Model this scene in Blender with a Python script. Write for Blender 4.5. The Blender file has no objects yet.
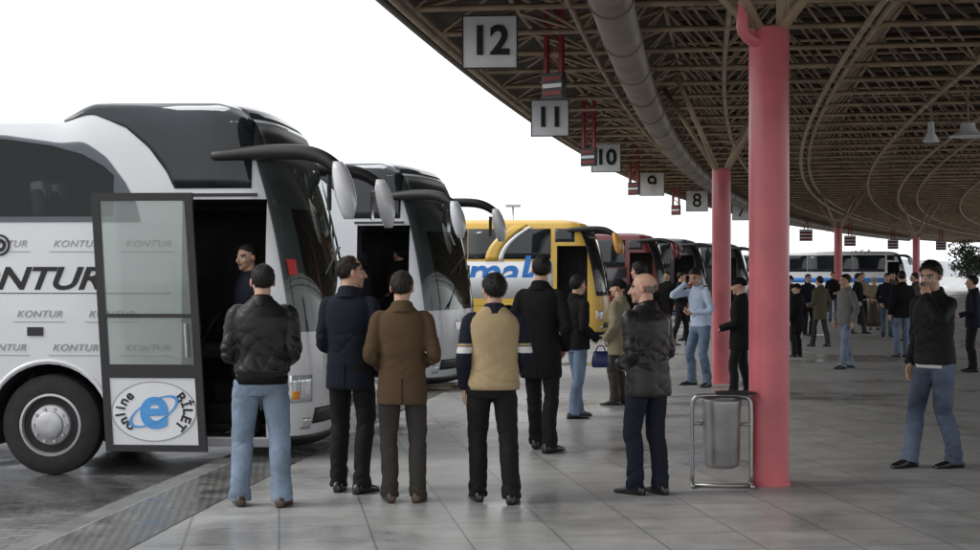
import bpy, bmesh, math, random
from mathutils import Vector, Matrix, noise
random.seed(7)
V=Vector
scn=bpy.context.scene
COL=scn.collection
PI=math.pi
R_=math.radians
F=1500.0; CH=1.72; HY=272.0
def gx(px,Y): return (px-490)*Y/F
def zz(py,Y): return CH+(HY-py)*Y/F
# ------------------------------------------------------------------ materials
def nm(name):
    m=bpy.data.materials.new(name); m.use_nodes=True
    nt=m.node_tree; b=nt.nodes['Principled BSDF']
    return m,nt,nt.nodes,nt.links,b
MC={}
def mat(name,col,rough=.5,metal=0,var=.15,vs=4,bump=0,bs=40,spec=.5,rvar=0,coat=0,stretch=None):
    if name in MC: return MC[name]
    m,nt,N,L,b=nm(name)
    tc=N.new('ShaderNodeTexCoord'); src=tc.outputs['Object']
    if stretch:
        mp=N.new('ShaderNodeMapping'); mp.inputs['Scale'].default_value=stretch; L.new(src,mp.inputs['Vector']); src=mp.outputs['Vector']
    nz=N.new('ShaderNodeTexNoise'); nz.inputs['Scale'].default_value=vs; nz.inputs['Detail'].default_value=6
    L.new(src,nz.inputs['Vector'])
    mx=N.new('ShaderNodeMix'); mx.data_type='RGBA'
    lo=[max(0,c*(1-var)) for c in col]+[1]; hi=[min(1,c*(1+var)) for c in col]+[1]
    mx.inputs[6].default_value=lo; mx.inputs[7].default_value=hi
    mr=N.new('ShaderNodeMapRange'); mr.inputs[1].default_value=.3; mr.inputs[2].default_value=.7
    L.new(nz.outputs['Fac'],mr.inputs[0]); L.new(mr.outputs[0],mx.inputs[0]); L.new(mx.outputs[2],b.inputs['Base Color'])
    b.inputs['Roughness'].default_value=rough; b.inputs['Metallic'].default_value=metal
    b.inputs['Specular IOR Level'].default_value=spec
    if coat: b.inputs['Coat Weight'].default_value=coat
    if rvar:
        m2=N.new('ShaderNodeMapRange'); m2.inputs[1].default_value=.3; m2.inputs[2].default_value=.7
        m2.inputs[3].default_value=max(.02,rough-rvar); m2.inputs[4].default_value=rough+rvar
        L.new(nz.outputs['Fac'],m2.inputs[0]); L.new(m2.outputs[0],b.inputs['Roughness'])
    if bump:
        n2=N.new('ShaderNodeTexNoise'); n2.inputs['Scale'].default_value=bs; n2.inputs['Detail'].default_value=3
        L.new(src,n2.inputs['Vector'])
        bp=N.new('ShaderNodeBump'); bp.inputs['Strength'].default_value=bump; bp.inputs['Distance'].default_value=.01
        L.new(n2.outputs['Fac'],bp.inputs['Height']); L.new(bp.outputs[0],b.inputs['Normal'])
    MC[name]=m; return m
def attr_mat(name,rough,bump=.1,bs=120,spec=.4):
    m,nt,N,L,b=nm(name)
    a=N.new('ShaderNodeAttribute'); a.attribute_name='Col'
    L.new(a.outputs['Color'],b.inputs['Base Color']); b.inputs['Roughness'].default_value=rough; b.inputs['Specular IOR Level'].default_value=spec
    tc=N.new('ShaderNodeTexCoord'); n2=N.new('ShaderNodeTexNoise'); n2.inputs['Scale'].default_value=bs
    L.new(tc.outputs['Object'],n2.inputs['Vector'])
    bp=N.new('ShaderNodeBump'); bp.inputs['Strength'].default_value=bump; bp.inputs['Distance'].default_value=.004
    L.new(n2.outputs['Fac'],bp.inputs['Height']); L.new(bp.outputs[0],b.inputs['Normal'])
    return m
SKIN=attr_mat('skin',.48,.12,150)
PAINTED=attr_mat('painted_knit',.85,.4,260,.2)
leather=mat('black_leather',(.010,.010,.011),.42,var=.12,vs=3,bump=.05,bs=60,rvar=.04,spec=.28)
leather2=mat('black_leather_worn',(.013,.012,.013),.40,var=.12,vs=3,bump=.05,bs=60,rvar=.04,spec=.34)
ribk=mat('black_rib_knit',(.010,.010,.011),.9,var=.3,vs=60,bump=.5,bs=120,spec=.1)
navy=mat('navy_wool',(.013,.015,.024),.85,var=.12,vs=4,bump=.15,bs=200,spec=.15)
blackw=mat('black_wool',(.012,.012,.013),.9,var=.12,vs=4,bump=.15,bs=200,spec=.12)
blackj=mat('black_jacket_cloth',(.012,.012,.013),.7,var=.12,vs=4,bump=.12,bs=150,spec=.18)
blackt=mat('black_trouser_cloth',(.010,.010,.011),.8,var=.15,vs=4,bump=.12,bs=150,spec=.2)
navyt=mat('navy_trouser_cloth',(.011,.013,.024),.8,var=.15,vs=4,bump=.12,bs=150,spec=.2)
greyt=mat('charcoal_trouser_cloth',(.042,.037,.033),.85,var=.15,vs=4,bump=.15,bs=150,spec=.2)
brown=mat('brown_tweed',(.090,.058,.034),.9,var=.10,vs=4,bump=.25,bs=260,spec=.12)
beige=mat('beige_knit',(.40,.305,.175),.9,var=.08,vs=5,bump=.5,bs=240,spec=.15)
denim=mat('light_denim',(.175,.225,.295),.88,var=.34,vs=5,bump=.3,bs=200,spec=.15)
denim2=mat('mid_denim',(.13,.175,.25),.88,var=.4,vs=4,bump=.25,bs=200,spec=.15)
denim3=mat('faded_blue_denim',(.09,.115,.165),.88,var=.65,vs=2.6,bump=.25,bs=200,spec=.15)
shirtb=mat('pale_blue_cotton',(.46,.55,.69),.8,var=.08,vs=5,bump=.15,bs=150,spec=.2)
whitec=mat('white_cotton',(.62,.62,.61),.85,var=.06,vs=6,spec=.2)
khaki=mat('khaki_canvas',(.22,.19,.125),.85,var=.12,vs=5,bump=.2,bs=150,spec=.2)
olive=mat('olive_canvas',(.085,.075,.05),.85,var=.12,vs=5,bump=.2,bs=150,spec=.2)
greyj=mat('grey_jacket_cloth',(.16,.16,.155),.8,var=.12,vs=5,bump=.2,bs=150,spec=.2)
maroon=mat('maroon_cloth',(.10,.035,.035),.85,var=.15,vs=5,spec=.2)
duskc=mat('dusky_brown_cloth',(.06,.045,.04),.85,var=.15,vs=5,spec=.2)
tanc=mat('tan_cloth',(.24,.19,.13),.85,var=.12,vs=5,spec=.2)
shoeb=mat('black_shoe_leather',(.012,.012,.012),.3,var=.3,vs=10)
shoebr=mat('brown_shoe_leather',(.05,.028,.015),.35,var=.3,vs=10)
hairb=mat('black_hair',(.010,.008,.007),.55,var=.5,vs=60,bump=.6,bs=170,stretch=(1,1,.22),spec=.3)
hairbr=mat('dark_brown_hair',(.022,.015,.010),.55,var=.5,vs=60,bump=.6,bs=170,stretch=(1,1,.22),spec=.3)
hairg=mat('grey_hair',(.24,.19,.16),.7,var=.4,vs=50,bump=.6,bs=150,spec=.2)
blackk=mat('black_knit_cap',(.012,.012,.014),.95,var=.2,vs=50,bump=.6,bs=200,spec=.1)
scarfm=mat('pale_headscarf',(.42,.36,.3),.8,var=.2,vs=10,spec=.2)
# vehicles / place
paintw=mat('white_coach_paint',(.66,.67,.69),.26,var=.05,vs=1.2,coat=.4,rvar=.06)
paints=mat('silver_white_paint',(.58,.60,.63),.26,var=.05,vs=1.2,coat=.4,rvar=.06)
painty=mat('yellow_coach_paint',(.62,.39,.06),.36,var=.10,vs=1.2,coat=.35)
paintr=mat('maroon_coach_paint',(.12,.010,.012),.3,var=.1,vs=1.2,coat=.4)
paintk=mat('dark_coach_paint',(.03,.03,.035),.3,var=.1,vs=1.2,coat=.5)
painto=mat('orange_mirror_paint',(.62,.30,.06),.3,var=.06,coat=.5)
blackp=mat('black_trim_plastic',(.014,.014,.015),.45,var=.2,vs=6)
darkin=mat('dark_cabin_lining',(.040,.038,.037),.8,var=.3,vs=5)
seatm=mat('grey_seat_cloth',(.10,.10,.12),.9,var=.25,vs=12)
seatc=mat('pale_headrest_cover',(.5,.5,.52),.9,var=.1,vs=12)
glassd=mat('dark_tinted_glass',(.014,.017,.020),.05,var=.4,vs=.9,spec=.5)
glassb=mat('blue_grey_tinted_glass',(.020,.024,.030),.04,var=.6,vs=1.1,spec=.42)
rubber=mat('tyre_rubber',(.018,.018,.019),.85,var=.3,vs=9,bump=.2,bs=60)
rimm=mat('painted_steel_rim',(.42,.42,.43),.4,metal=.4,var=.25,vs=6)
chrome=mat('polished_steel',(.62,.61,.6),.2,metal=1,var=.1,vs=5,rvar=.08)
binm=mat('brushed_bin_steel',(.34,.335,.33),.38,metal=.8,var=.2,vs=5,rvar=.08)
steel=mat('brushed_steel_tube',(.45,.45,.45),.32,metal=1,var=.15,vs=8)
lampg=mat('headlight_glass',(.6,.62,.64),.08,metal=.5,var=.2,vs=14)
redl=mat('red_lamp_plastic',(.5,.02,.015),.25,var=.1)
amber=mat('amber_lamp_plastic',(.7,.25,.02),.25,var=.1)
colred=mat('coral_red_paint',(.55,.125,.145),.38,var=.18,vs=2.2,rvar=.08,coat=.12)
redst=mat('red_painted_steel',(.27,.020,.024),.5,var=.2,vs=6)
tanst=mat('rusty_tan_painted_tube',(.36,.265,.172),.5,var=.34,vs=2.5)
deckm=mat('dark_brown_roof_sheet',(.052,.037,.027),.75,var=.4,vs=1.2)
rimd=mat('brown_edge_rail_paint',(.075,.056,.042),.5,var=.25,vs=2)
ductm=mat('beige_duct_metal',(.22,.175,.13),.5,var=.25,vs=2)
signw=mat('white_sign_enamel',(.78,.79,.80),.4,var=.07,vs=4)
signk=mat('black_sign_ink',(.012,.012,.012),.6,var=.1)
greytx=mat('grey_vinyl_lettering',(.30,.30,.31),.5,var=.1)
bluetx=mat('blue_vinyl',(.03,.18,.55),.4,var=.1)
bluebag=mat('dark_blue_plastic_bag',(.012,.022,.095),.4,var=.3,vs=12,bump=.5,bs=30)
plate=mat('number_plate_white',(.7,.7,.68),.4,var=.05)
whiteg=mat('white_logo_vinyl',(.74,.75,.77),.4,var=.03)
bluetx2=mat('light_blue_vinyl',(.08,.32,.70),.4,var=.1)
def glass_clear(name,tint,diff,df,rough=.03,ior=1.5):
    m,nt,N,L,b=nm(name)
    t=N.new('ShaderNodeBsdfTransparent'); t.inputs[0].default_value=(*tint,1)
    g=N.new('ShaderNodeBsdfGlossy'); g.inputs['Roughness'].default_value=rough; g.inputs[0].default_value=(.9,.95,.93,1)
    d=N.new('ShaderNodeBsdfDiffuse'); d.inputs[0].default_value=(*diff,1)
    fr=N.new('ShaderNodeFresnel'); fr.inputs[0].default_value=ior
    m1=N.new('ShaderNodeMixShader'); m1.inputs[0].default_value=df; L.new(t.outputs[0],m1.inputs[1]); L.new(d.outputs[0],m1.inputs[2])
    m2=N.new('ShaderNodeMixShader'); L.new(fr.outputs[0],m2.inputs[0]); L.new(m1.outputs[0],m2.inputs[1]); L.new(g.outputs[0],m2.inputs[2])
    L.new(m2.outputs[0],N['Material Output'].inputs[0]); return m
glassc=glass_clear('pale_door_glass',(.84,.88,.86),(.48,.52,.50),.22)
glassw=glass_clear('windshield_glass',(.42,.46,.45),(.03,.035,.035),.22)
glasst=glass_clear('tinted_side_glass',(.62,.65,.68),(.02,.024,.03),.25,.03,1.36)
def floor_mat(name,c1,c2,mort,bw,rh,offs,rot,dry,wet,wetlo,wethi,wscale,dark,mk=.5):
    m,nt,N,L,b=nm(name)
    tc=N.new('ShaderNodeTexCoord'); mp=N.new('ShaderNodeMapping'); mp.inputs['Rotation'].default_value=(0,0,rot)
    L.new(tc.outputs['Object'],mp.inputs[0])
    br=N.new('ShaderNodeTexBrick'); br.offset=offs; br.inputs['Scale'].default_value=1
    br.inputs['Brick Width'].default_value=bw; br.inputs['Row Height'].default_value=rh; br.inputs['Mortar Size'].default_value=mort
    br.inputs['Color1'].default_value=(*c1,1); br.inputs['Color2'].default_value=(*c2,1)
    br.inputs['Mortar'].default_value=(c1[0]*mk,c1[1]*mk,c1[2]*mk,1)
    L.new(mp.outputs[0],br.inputs['Vector'])
    n1=N.new('ShaderNodeTexNoise'); n1.inputs['Scale'].default_value=wscale; n1.inputs['Detail'].default_value=5; n1.inputs['Distortion'].default_value=.6
    L.new(tc.outputs['Object'],n1.inputs['Vector'])
    mr=N.new('ShaderNodeMapRange'); mr.inputs[1].default_value=wetlo; mr.inputs[2].default_value=wethi; mr.interpolation_type='SMOOTHSTEP'
    L.new(n1.outputs['Fac'],mr.inputs[0])
    n2=N.new('ShaderNodeTexNoise'); n2.inputs['Scale'].default_value=3.2; n2.inputs['Detail'].default_value=9; n2.inputs['Roughness'].default_value=.65
    L.new(tc.outputs['Object'],n2.inputs['Vector'])
    r2=N.new('ShaderNodeMapRange'); r2.inputs[1].default_value=.3; r2.inputs[2].default_value=.7; r2.inputs[3].default_value=.74; r2.inputs[4].default_value=1.16
    L.new(n2.outputs['Fac'],r2.inputs[0])
    n3=N.new('ShaderNodeTexNoise'); n3.inputs['Scale'].default_value=60; n3.inputs['Detail'].default_value=3
    L.new(tc.outputs['Object'],n3.inputs['Vector'])
    r3=N.new('ShaderNodeMapRange'); r3.inputs[1].default_value=.3; r3.inputs[2].default_value=.7; r3.inputs[3].default_value=.86; r3.inputs[4].default_value=1.12
    L.new(n3.outputs['Fac'],r3.inputs[0])
    mu=N.new('ShaderNodeMath'); mu.operation='MULTIPLY'; L.new(r2.outputs[0],mu.inputs[0]); L.new(r3.outputs[0],mu.inputs[1])
    wd=N.new('ShaderNodeMapRange'); wd.inputs[3].default_value=1; wd.inputs[4].default_value=dark; L.new(mr.outputs[0],wd.inputs[0])
    mu2=N.new('ShaderNodeMath'); mu2.operation='MULTIPLY'; L.new(mu.outputs[0],mu2.inputs[0]); L.new(wd.outputs[0],mu2.inputs[1])
    vm=N.new('ShaderNodeVectorMath'); vm.operation='SCALE'; L.new(br.outputs['Color'],vm.inputs[0]); L.new(mu2.outputs[0],vm.inputs['Scale'])
    L.new(vm.outputs[0],b.inputs['Base Color'])
    rr=N.new('ShaderNodeMapRange'); rr.inputs[3].default_value=dry; rr.inputs[4].default_value=wet; L.new(mr.outputs[0],rr.inputs[0])
    ad=N.new('ShaderNodeMath'); ad.operation='MULTIPLY_ADD'; L.new(n2.outputs['Fac'],ad.inputs[0]); ad.inputs[1].default_value=.22; L.new(rr.outputs[0],ad.inputs[2])
    sb=N.new('ShaderNodeMath'); sb.operation='SUBTRACT'; L.new(ad.outputs[0],sb.inputs[0]); sb.inputs[1].default_value=.09
    L.new(sb.outputs[0],b.inputs['Roughness']); b.inputs['Specular IOR Level'].default_value=.40
    bp=N.new('ShaderNodeBump'); bp.inputs['Strength'].default_value=.3; bp.inputs['Distance'].default_value=.004
    iv=N.new('ShaderNodeMath'); iv.operation='SUBTRACT'; iv.inputs[0].default_value=1; L.new(br.outputs['Fac'],iv.inputs[1]); 
    a2=N.new('ShaderNodeMath'); a2.operation='MULTIPLY_ADD'; L.new(n3.outputs['Fac'],a2.inputs[0]); a2.inputs[1].default_value=.3; L.new(iv.outputs[0],a2.inputs[2])
    L.new(a2.outputs[0],bp.inputs['Height']); L.new(bp.outputs[0],b.inputs['Normal'])
    return m
platm=floor_mat('grey_terrazzo_tiles',(.40,.40,.395),(.35,.35,.345),.009,.6,.6,0,R_(-8),.40,.15,.47,.68,.42,.72,.58)
roadm=floor_mat('wet_grey_road_pavers',(.23,.23,.23),(.135,.135,.137),.014,.22,.11,.5,R_(8),.38,.09,.42,.6,.5,.6)
kerbm=mat('grey_kerb_concrete',(.17,.169,.165),.5,var=.3,vs=3,bump=.2,bs=60,rvar=.15)
def plate_mat():
    m,nt,N,L,b=nm('dark_chequer_plate')
    tc=N.new('ShaderNodeTexCoord'); mp=N.new('ShaderNodeMapping'); mp.inputs['Rotation'].default_value=(0,0,R_(37)); L.new(tc.outputs['Object'],mp.inputs[0])
    ck=N.new('ShaderNodeTexChecker'); ck.inputs['Scale'].default_value=22; L.new(mp.outputs[0],ck.inputs['Vector'])
    ck.inputs['Color1'].default_value=(.085,.084,.082,1); ck.inputs['Color2'].default_value=(.15,.148,.143,1)
    nz=N.new('ShaderNodeTexNoise'); nz.inputs['Scale'].default_value=2.5; nz.inputs['Detail'].default_value=7; L.new(tc.outputs['Object'],nz.inputs['Vector'])
    mr=N.new('ShaderNodeMapRange'); mr.inputs[1].default_value=.35; mr.inputs[2].default_value=.65; mr.inputs[3].default_value=.6; mr.inputs[4].default_value=1.4; L.new(nz.outputs['Fac'],mr.inputs[0])
    vm=N.new('ShaderNodeVectorMath'); vm.operation='SCALE'; L.new(ck.outputs[0],vm.inputs[0]); L.new(mr.outputs[0],vm.inputs['Scale']); L.new(vm.outputs[0],b.inputs['Base Color'])
    r2=N.new('ShaderNodeMapRange'); r2.inputs[1].default_value=.35; r2.inputs[2].default_value=.65; r2.inputs[3].default_value=.18; r2.inputs[4].default_value=.5; L.new(nz.outputs['Fac'],r2.inputs[0]); L.new(r2.outputs[0],b.inputs['Roughness'])
    bp=N.new('ShaderNodeBump'); bp.inputs['Strength'].default_value=.4; bp.inputs['Distance'].default_value=.004; L.new(ck.outputs[1],bp.inputs['Height']); L.new(bp.outputs[0],b.inputs['Normal'])
    return m
drainm=plate_mat()
# ------------------------------------------------------------------ geometry helpers
def empty(name,loc=(0,0,0),rz=0):
    o=bpy.data.objects.new(name,None); COL.objects.link(o); o.location=loc; o.rotation_euler=(0,0,rz); o.empty_display_size=.2
    return o
def tag(o,label=None,cat=None,group=None,kind=None):
    if label: o['label']=label
    if cat: o['category']=cat
    if group: o['group']=group
    if kind: o['kind']=kind
    return o
def link(name,me,m=None,parent=None,smooth=True):
    if m is not None:
        if isinstance(m,(list,tuple)):
            for k in m: me.materials.append(k)
        else: me.materials.append(m)
    if smooth: 
        for p in me.polygons: p.use_smooth=True
    o=bpy.data.objects.new(name,me); COL.objects.link(o)
    if parent: o.parent=parent
    return o
def fin(name,bm,m,parent=None,smooth=False,ang=None,recalc=True):
    me=bpy.data.meshes.new(name)
    if recalc: bmesh.ops.recalc_face_normals(bm,faces=bm.faces)
    bm.to_mesh(me); bm.free()
    o=link(name,me,m,parent,smooth or ang is not None)
    if ang is not None: me.set_sharp_from_angle(angle=R_(ang))
    return o
def B(): return bmesh.new()
def loft(bm,rings,cap=True,closed=False):
    vs=[[bm.verts.new(p) for p in r] for r in rings]; n=len(vs[0]); fs=[]
    for a,b in zip(vs[:-1],vs[1:]):
        for i in range(n):
            fs.append(bm.faces.new((a[i],a[(i+1)%n],b[(i+1)%n],b[i])))
    if cap:
        fs.append(bm.faces.new(vs[0][::-1])); fs.append(bm.faces.new(vs[-1]))
    bmesh.ops.recalc_face_normals(bm,faces=fs)
    return vs
def frames(pts):
    pts=[V(p) for p in pts]; T=[]
    for i in range(len(pts)):
        a=pts[max(0,i-1)]; b=pts[min(len(pts)-1,i+1)]; T.append((b-a).normalized())
    u=V((1,0,0)) if abs(T[0].x)<.8 else V((0,1,0))
    u=(u-T[0]*u.dot(T[0])).normalized(); out=[]
    for t in T:
        u=(u-t*u.dot(t)); u=u.normalized() if u.length>1e-6 else V((0,1,0)); out.append((u,t.cross(u)))
    return pts,T,out
def tube(bm,pts,rad,seg=8,rnd=False,cap=True):
    pts,T,fr=frames(pts)
    if not isinstance(rad,(list,tuple)): rad=[rad]*len(pts)
    rings=[]
    def ring(p,r,f): return [p+f[0]*math.cos(2*PI*k/seg)*r+f[1]*math.sin(2*PI*k/seg)*r for k in range(seg)]
    if rnd:
        rings.append(ring(pts[0]-T[0]*rad[0]*.85,rad[0]*.45,fr[0])); rings.append(ring(pts[0]-T[0]*rad[0]*.5,rad[0]*.85,fr[0]))
    for p,r,f in zip(pts,rad,fr): rings.append(ring(p,r,f))
    if rnd:
        rings.append(ring(pts[-1]+T[-1]*rad[-1]*.5,rad[-1]*.85,fr[-1])); rings.append(ring(pts[-1]+T[-1]*rad[-1]*.85,rad[-1]*.45,fr[-1]))
    loft(bm,rings,cap)
def ell(bm,c,r,M=None,seg=18,rg=12):
    mm=Matrix.Translation(V(c))@Matrix.Diagonal((r[0],r[1],r[2],1))
    if M is not None: mm=M@mm
    bmesh.ops.create_uvsphere(bm,u_segments=seg,v_segments=rg,radius=1,matrix=mm)
def box(bm,x0,x1,y0,y1,z0,z1,M=None,bev=0):
    mm=Matrix.Translation(((x0+x1)/2,(y0+y1)/2,(z0+z1)/2))@Matrix.Diagonal((x1-x0,y1-y0,z1-z0,1))
    if M is not None: mm=M@mm
    r=bmesh.ops.create_cube(bm,size=1,matrix=mm)
    if bev:
        es=list({e for v in r['verts'] for e in v.link_edges})
        bmesh.ops.bevel(bm,geom=es,offset=bev,segments=2,affect='EDGES',profile=.5)
def catmull(pts,n=5):
    P=[V(p) for p in pts]; P=[P[0]*2-P[1]]+P+[P[-1]*2-P[-2]]; out=[]
    for i in range(1,len(P)-2):
        for k in range(n):
            t=k/n; a,b,c,d=P[i-1],P[i],P[i+1],P[i+2]
            out.append(.5*((2*b)+(c-a)*t+(2*a-5*b+4*c-d)*t*t+(3*b-a-3*c+d)*t**3))
    out.append(P[-2]); return out
def lin(vals,n):
    out=[]
    for a,b in zip(vals[:-1],vals[1:]):
        for k in range(n): out.append(a+(b-a)*k/n)
    out.append(vals[-1]); return out
def ss(a,b,x):
    t=max(0,min(1,(x-a)/(b-a))); return t*t*(3-2*t)
def evalmesh(ob):
    dg=bpy.context.evaluated_depsgraph_get(); me=bpy.data.meshes.new_from_object(ob.evaluated_get(dg)); return me
def remesh(bm,vox,it=4,fac=.5):
    me=bpy.data.meshes.new('tmp'); bm.to_mesh(me); bm.free()
    ob=bpy.data.objects.new('tmp',me); COL.objects.link(ob)
    m=ob.modifiers.new('r','REMESH'); m.mode='VOXEL'; m.voxel_size=vox
    if it:
        s=ob.modifiers.new('s','SMOOTH'); s.factor=fac; s.iterations=it
    out=evalmesh(ob); bpy.data.objects.remove(ob); bpy.data.meshes.remove(me); out.materials.clear()
    return out
def text_mesh(s,size,ext=.002,shear=0,align='CENTER',space=1,offset=0):
    c=bpy.data.curves.new('t','FONT'); c.body=s; c.size=size; c.extrude=ext; c.shear=shear; c.align_x=align; c.align_y='CENTER'; c.space_character=space; c.offset=offset
    ob=bpy.data.objects.new('t',c); COL.objects.link(ob); me=evalmesh(ob); bpy.data.objects.remove(ob); return me
def text(name,s,size,m,parent,M,**k):
    me=text_mesh(s,size,**k); me.transform(M); me.materials.clear(); return link(name,me,m,parent,False)
XZ=Matrix.Rotation(PI/2,4,'X')
# ------------------------------------------------------------------ the curved platform geometry
CX,CY,RR=321.0,-26.5,325.0
def pol(off,a,z): return V((CX-(RR-off)*math.cos(a),CY+(RR-off)*math.sin(a),z))
def angY(Y,off=0): return math.asin((Y-CY)/(RR-off))
def ringsheet(name,o0,o1,z,Y0,Y1,m,step=2.0,skirt=None,ndiv=1):
    bm=B(); a0,a1=angY(Y0),angY(Y1); n=int((a1-a0)*RR/step)
    prev=None
    for i in range(n+1):
        a=a0+(a1-a0)*i/n
        row=[bm.verts.new(pol(o0+(o1-o0)*k/ndiv,a,z)) for k in range(ndiv+1)]
        if skirt is not None: row=[bm.verts.new(pol(o0,a,skirt))]+row
        if prev:
            for k in range(len(row)-1): bm.faces.new((prev[k],prev[k+1],row[k+1],row[k]))
        prev=row
    return tag(fin(name,bm,m),kind='structure')
LZ=-.17
bm=B(); 
for (x0,x1,y0,y1) in [(-900,900,-200,1600)]:
    vs=[bm.verts.new(p) for p in ((x0,y0,LZ),(x1,y0,LZ),(x1,y1,LZ),(x0,y1,LZ))]; bm.faces.new(vs)
tag(fin('road',bm,roadm),kind='structure')
ringsheet('platform_floor',-.82,60,0,-20,190,platm,ndiv=4)
ringsheet('kerb',-1.0,-.82,0.0,-20,190,kerbm,skirt=LZ)
ringsheet('drain_strip',-.80,-.22,.004,-20,120,drainm)
# ------------------------------------------------------------------ canopy
can=tag(empty('station_canopy',tuple(pol(4,angY(20),4.6))),'dark brown curved bus station canopy on an open lattice of tan steel tubes','canopy')
inv=Matrix.Translation(-can.location)
A0,A1=angY(1),angY(150)
def fastubes(name,segs,m,ns=5):
    vs=[];fs=[]
    for a,b,r in segs:
        t=(b-a).normalized(); u=V((0,0,1)) if abs(t.z)<.9 else V((1,0,0)); u=(u-t*u.dot(t)).normalized(); w=t.cross(u); k0=len(vs)
        for p in (a,b):
            for k in range(ns): vs.append(p+(u*math.cos(2*PI*k/ns)+w*math.sin(2*PI*k/ns))*r)
        for k in range(ns): fs.append((k0+k,k0+(k+1)%ns,k0+ns+(k+1)%ns,k0+ns+k))
    me=bpy.data.meshes.new(name); me.from_pydata([tuple(inv@v) for v in vs],[],fs); me.update()
    return link(name,me,m,can,True)
DS=1.75; NA=int((A1-A0)*RR/DS); NW=9; W0=.25
def zdeck(o): return 4.78+ (1.0)*ss(-.2,3.0,o)
def zbot(o): return 4.66
def zt(o): return zdeck(o)-.10
segs=[]; segs2=[]
for i in range(NA):
    a=A0+(A1-A0)*i/NA; b=A0+(A1-A0)*(i+1)/NA; mid=(a+b)/2
    for j in range(NW):
        o=W0+j*DS; o2=o+DS; om=o+DS/2
        p=pol(o,a,zbot(o)); q=pol(o2,a,zbot(o2)); r=pol(o,b,zbot(o))
        segs.append((p,q,.038)); segs.append((p,r,.038))
        t=pol(om,mid,zt(om))
        for pp in (p,q,r,pol(o2,b,zbot(o2))): segs2.append((pp,t,.025))
        if j<NW-1: segs2.append((t,pol(om+DS,mid,zt(om+DS)),.034))
        if i<NA-1: segs2.append((t,pol(om,mid+(b-a),zt(om)),.034))
fastubes('lower_tube_grid',segs,tanst)
fastubes('upper_tube_web',segs2,tanst,4)
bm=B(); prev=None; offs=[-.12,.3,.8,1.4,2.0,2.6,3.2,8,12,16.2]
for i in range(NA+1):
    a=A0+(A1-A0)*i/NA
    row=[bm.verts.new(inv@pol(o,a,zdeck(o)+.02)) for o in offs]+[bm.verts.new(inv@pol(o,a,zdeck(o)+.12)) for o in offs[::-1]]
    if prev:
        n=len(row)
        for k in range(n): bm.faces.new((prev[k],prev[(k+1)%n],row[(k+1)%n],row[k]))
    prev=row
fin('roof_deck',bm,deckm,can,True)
def arc_tube(name,off,z,r,m,Y0,Y1,seg=10,step=1.5,par=None):
    bm=B(); a0,a1=angY(Y0),angY(Y1); n=int((a1-a0)*RR/step)
    tube(bm,[inv@pol(off,a0+(a1-a0)*i/n,z) for i in range(n+1)],r,seg)
    return fin(name,bm,m,par or can,True)
for k,(o,z,r) in enumerate(((-.12,4.80,.07),(.02,4.66,.05),(.22,4.58,.04))): arc_tube('edge_rail',o,z,r,rimd if k<2 else tanst,2,149)
duct=arc_tube('ventilation_duct',2.55,4.38,.22,ductm,4,120,18)
a=angY(7)
for k in range(36):
    bm=B(); p=inv@pol(2.55,a,4.38); q=inv@pol(2.55,a+.00025,4.38); tube(bm,[p,q],.236,18); a+=2.6/RR
    fin('duct_joint',bm,ductm,duct,True)
for o,z,r in ((5.3,4.54,.04),(8.3,4.52,.035)): arc_tube('service_pipe',o,z,r,tanst,4,140,8)
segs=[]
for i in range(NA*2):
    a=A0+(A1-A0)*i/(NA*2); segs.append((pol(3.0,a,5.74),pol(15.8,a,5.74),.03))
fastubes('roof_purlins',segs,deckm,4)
# ------------------------------------------------------------------ columns
def column(label,X,Y,r,top,pipe=False):
    c=tag(empty('steel_column',(X,Y,0)),label,'column',None)
    bm=B(); n=28
    loft(bm,[[V((r*k*math.cos(2*PI*i/n),r*k*math.sin(2*PI*i/n),z)) for i in range(n)] for z,k in ((0.012,1),(.5,1),(1.5,1),(2.5,1),(top-.03,1),(top,.93))])
    fin('shaft',bm,colred,c,ang=40)
    bm=B(); loft(bm,[[V(((r+.012)*math.cos(2*PI*i/n),(r+.012)*math.sin(2*PI*i/n),z)) for i in range(n)] for z in (0.0,.03)]); fin('base_collar',bm,colred,c,ang=40)
    for sx,sy in ((-1,-1),(1,-1),(1,1),(-1,1)):
        bm=B(); tube(bm,[(sx*.07,sy*.07,top-.04),(sx*.8,sy*.78,4.66)],.04,8); fin('strut',bm,tanst,c,True)
    if pipe:
        bm=B(); tube(bm,catmull([(-.05,-.05,top-.12),(-.17,-.12,top-.10),(-.24,-.15,top+.0),(-.22,-.15,top+.25),(-.22,-.15,4.6)],5),.05,12); fin('drain_pipe',bm,tanst if top<3.5 else colred,c,True)
        bm=B(); tube(bm,[(.09,-.06,top-.02),(.13,-.08,4.6)],.05,12); fin('drain_pipe',bm,tanst,c,True)
    return c
column('thick glossy pink-red steel column nearest the camera, beside the steel litter bin',2.26,12.15,.162,3.69,True)
column('pink-red steel column behind the nearest one, beside the man in a light blue shirt',3.58,23.2,.145,3.32,False)
column('slim far red column left of the distant white coach front',13.0,56,.15,3.36)
column('rightmost slim far red column near the headscarf woman',17.9,63,.15,3.2)
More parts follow.
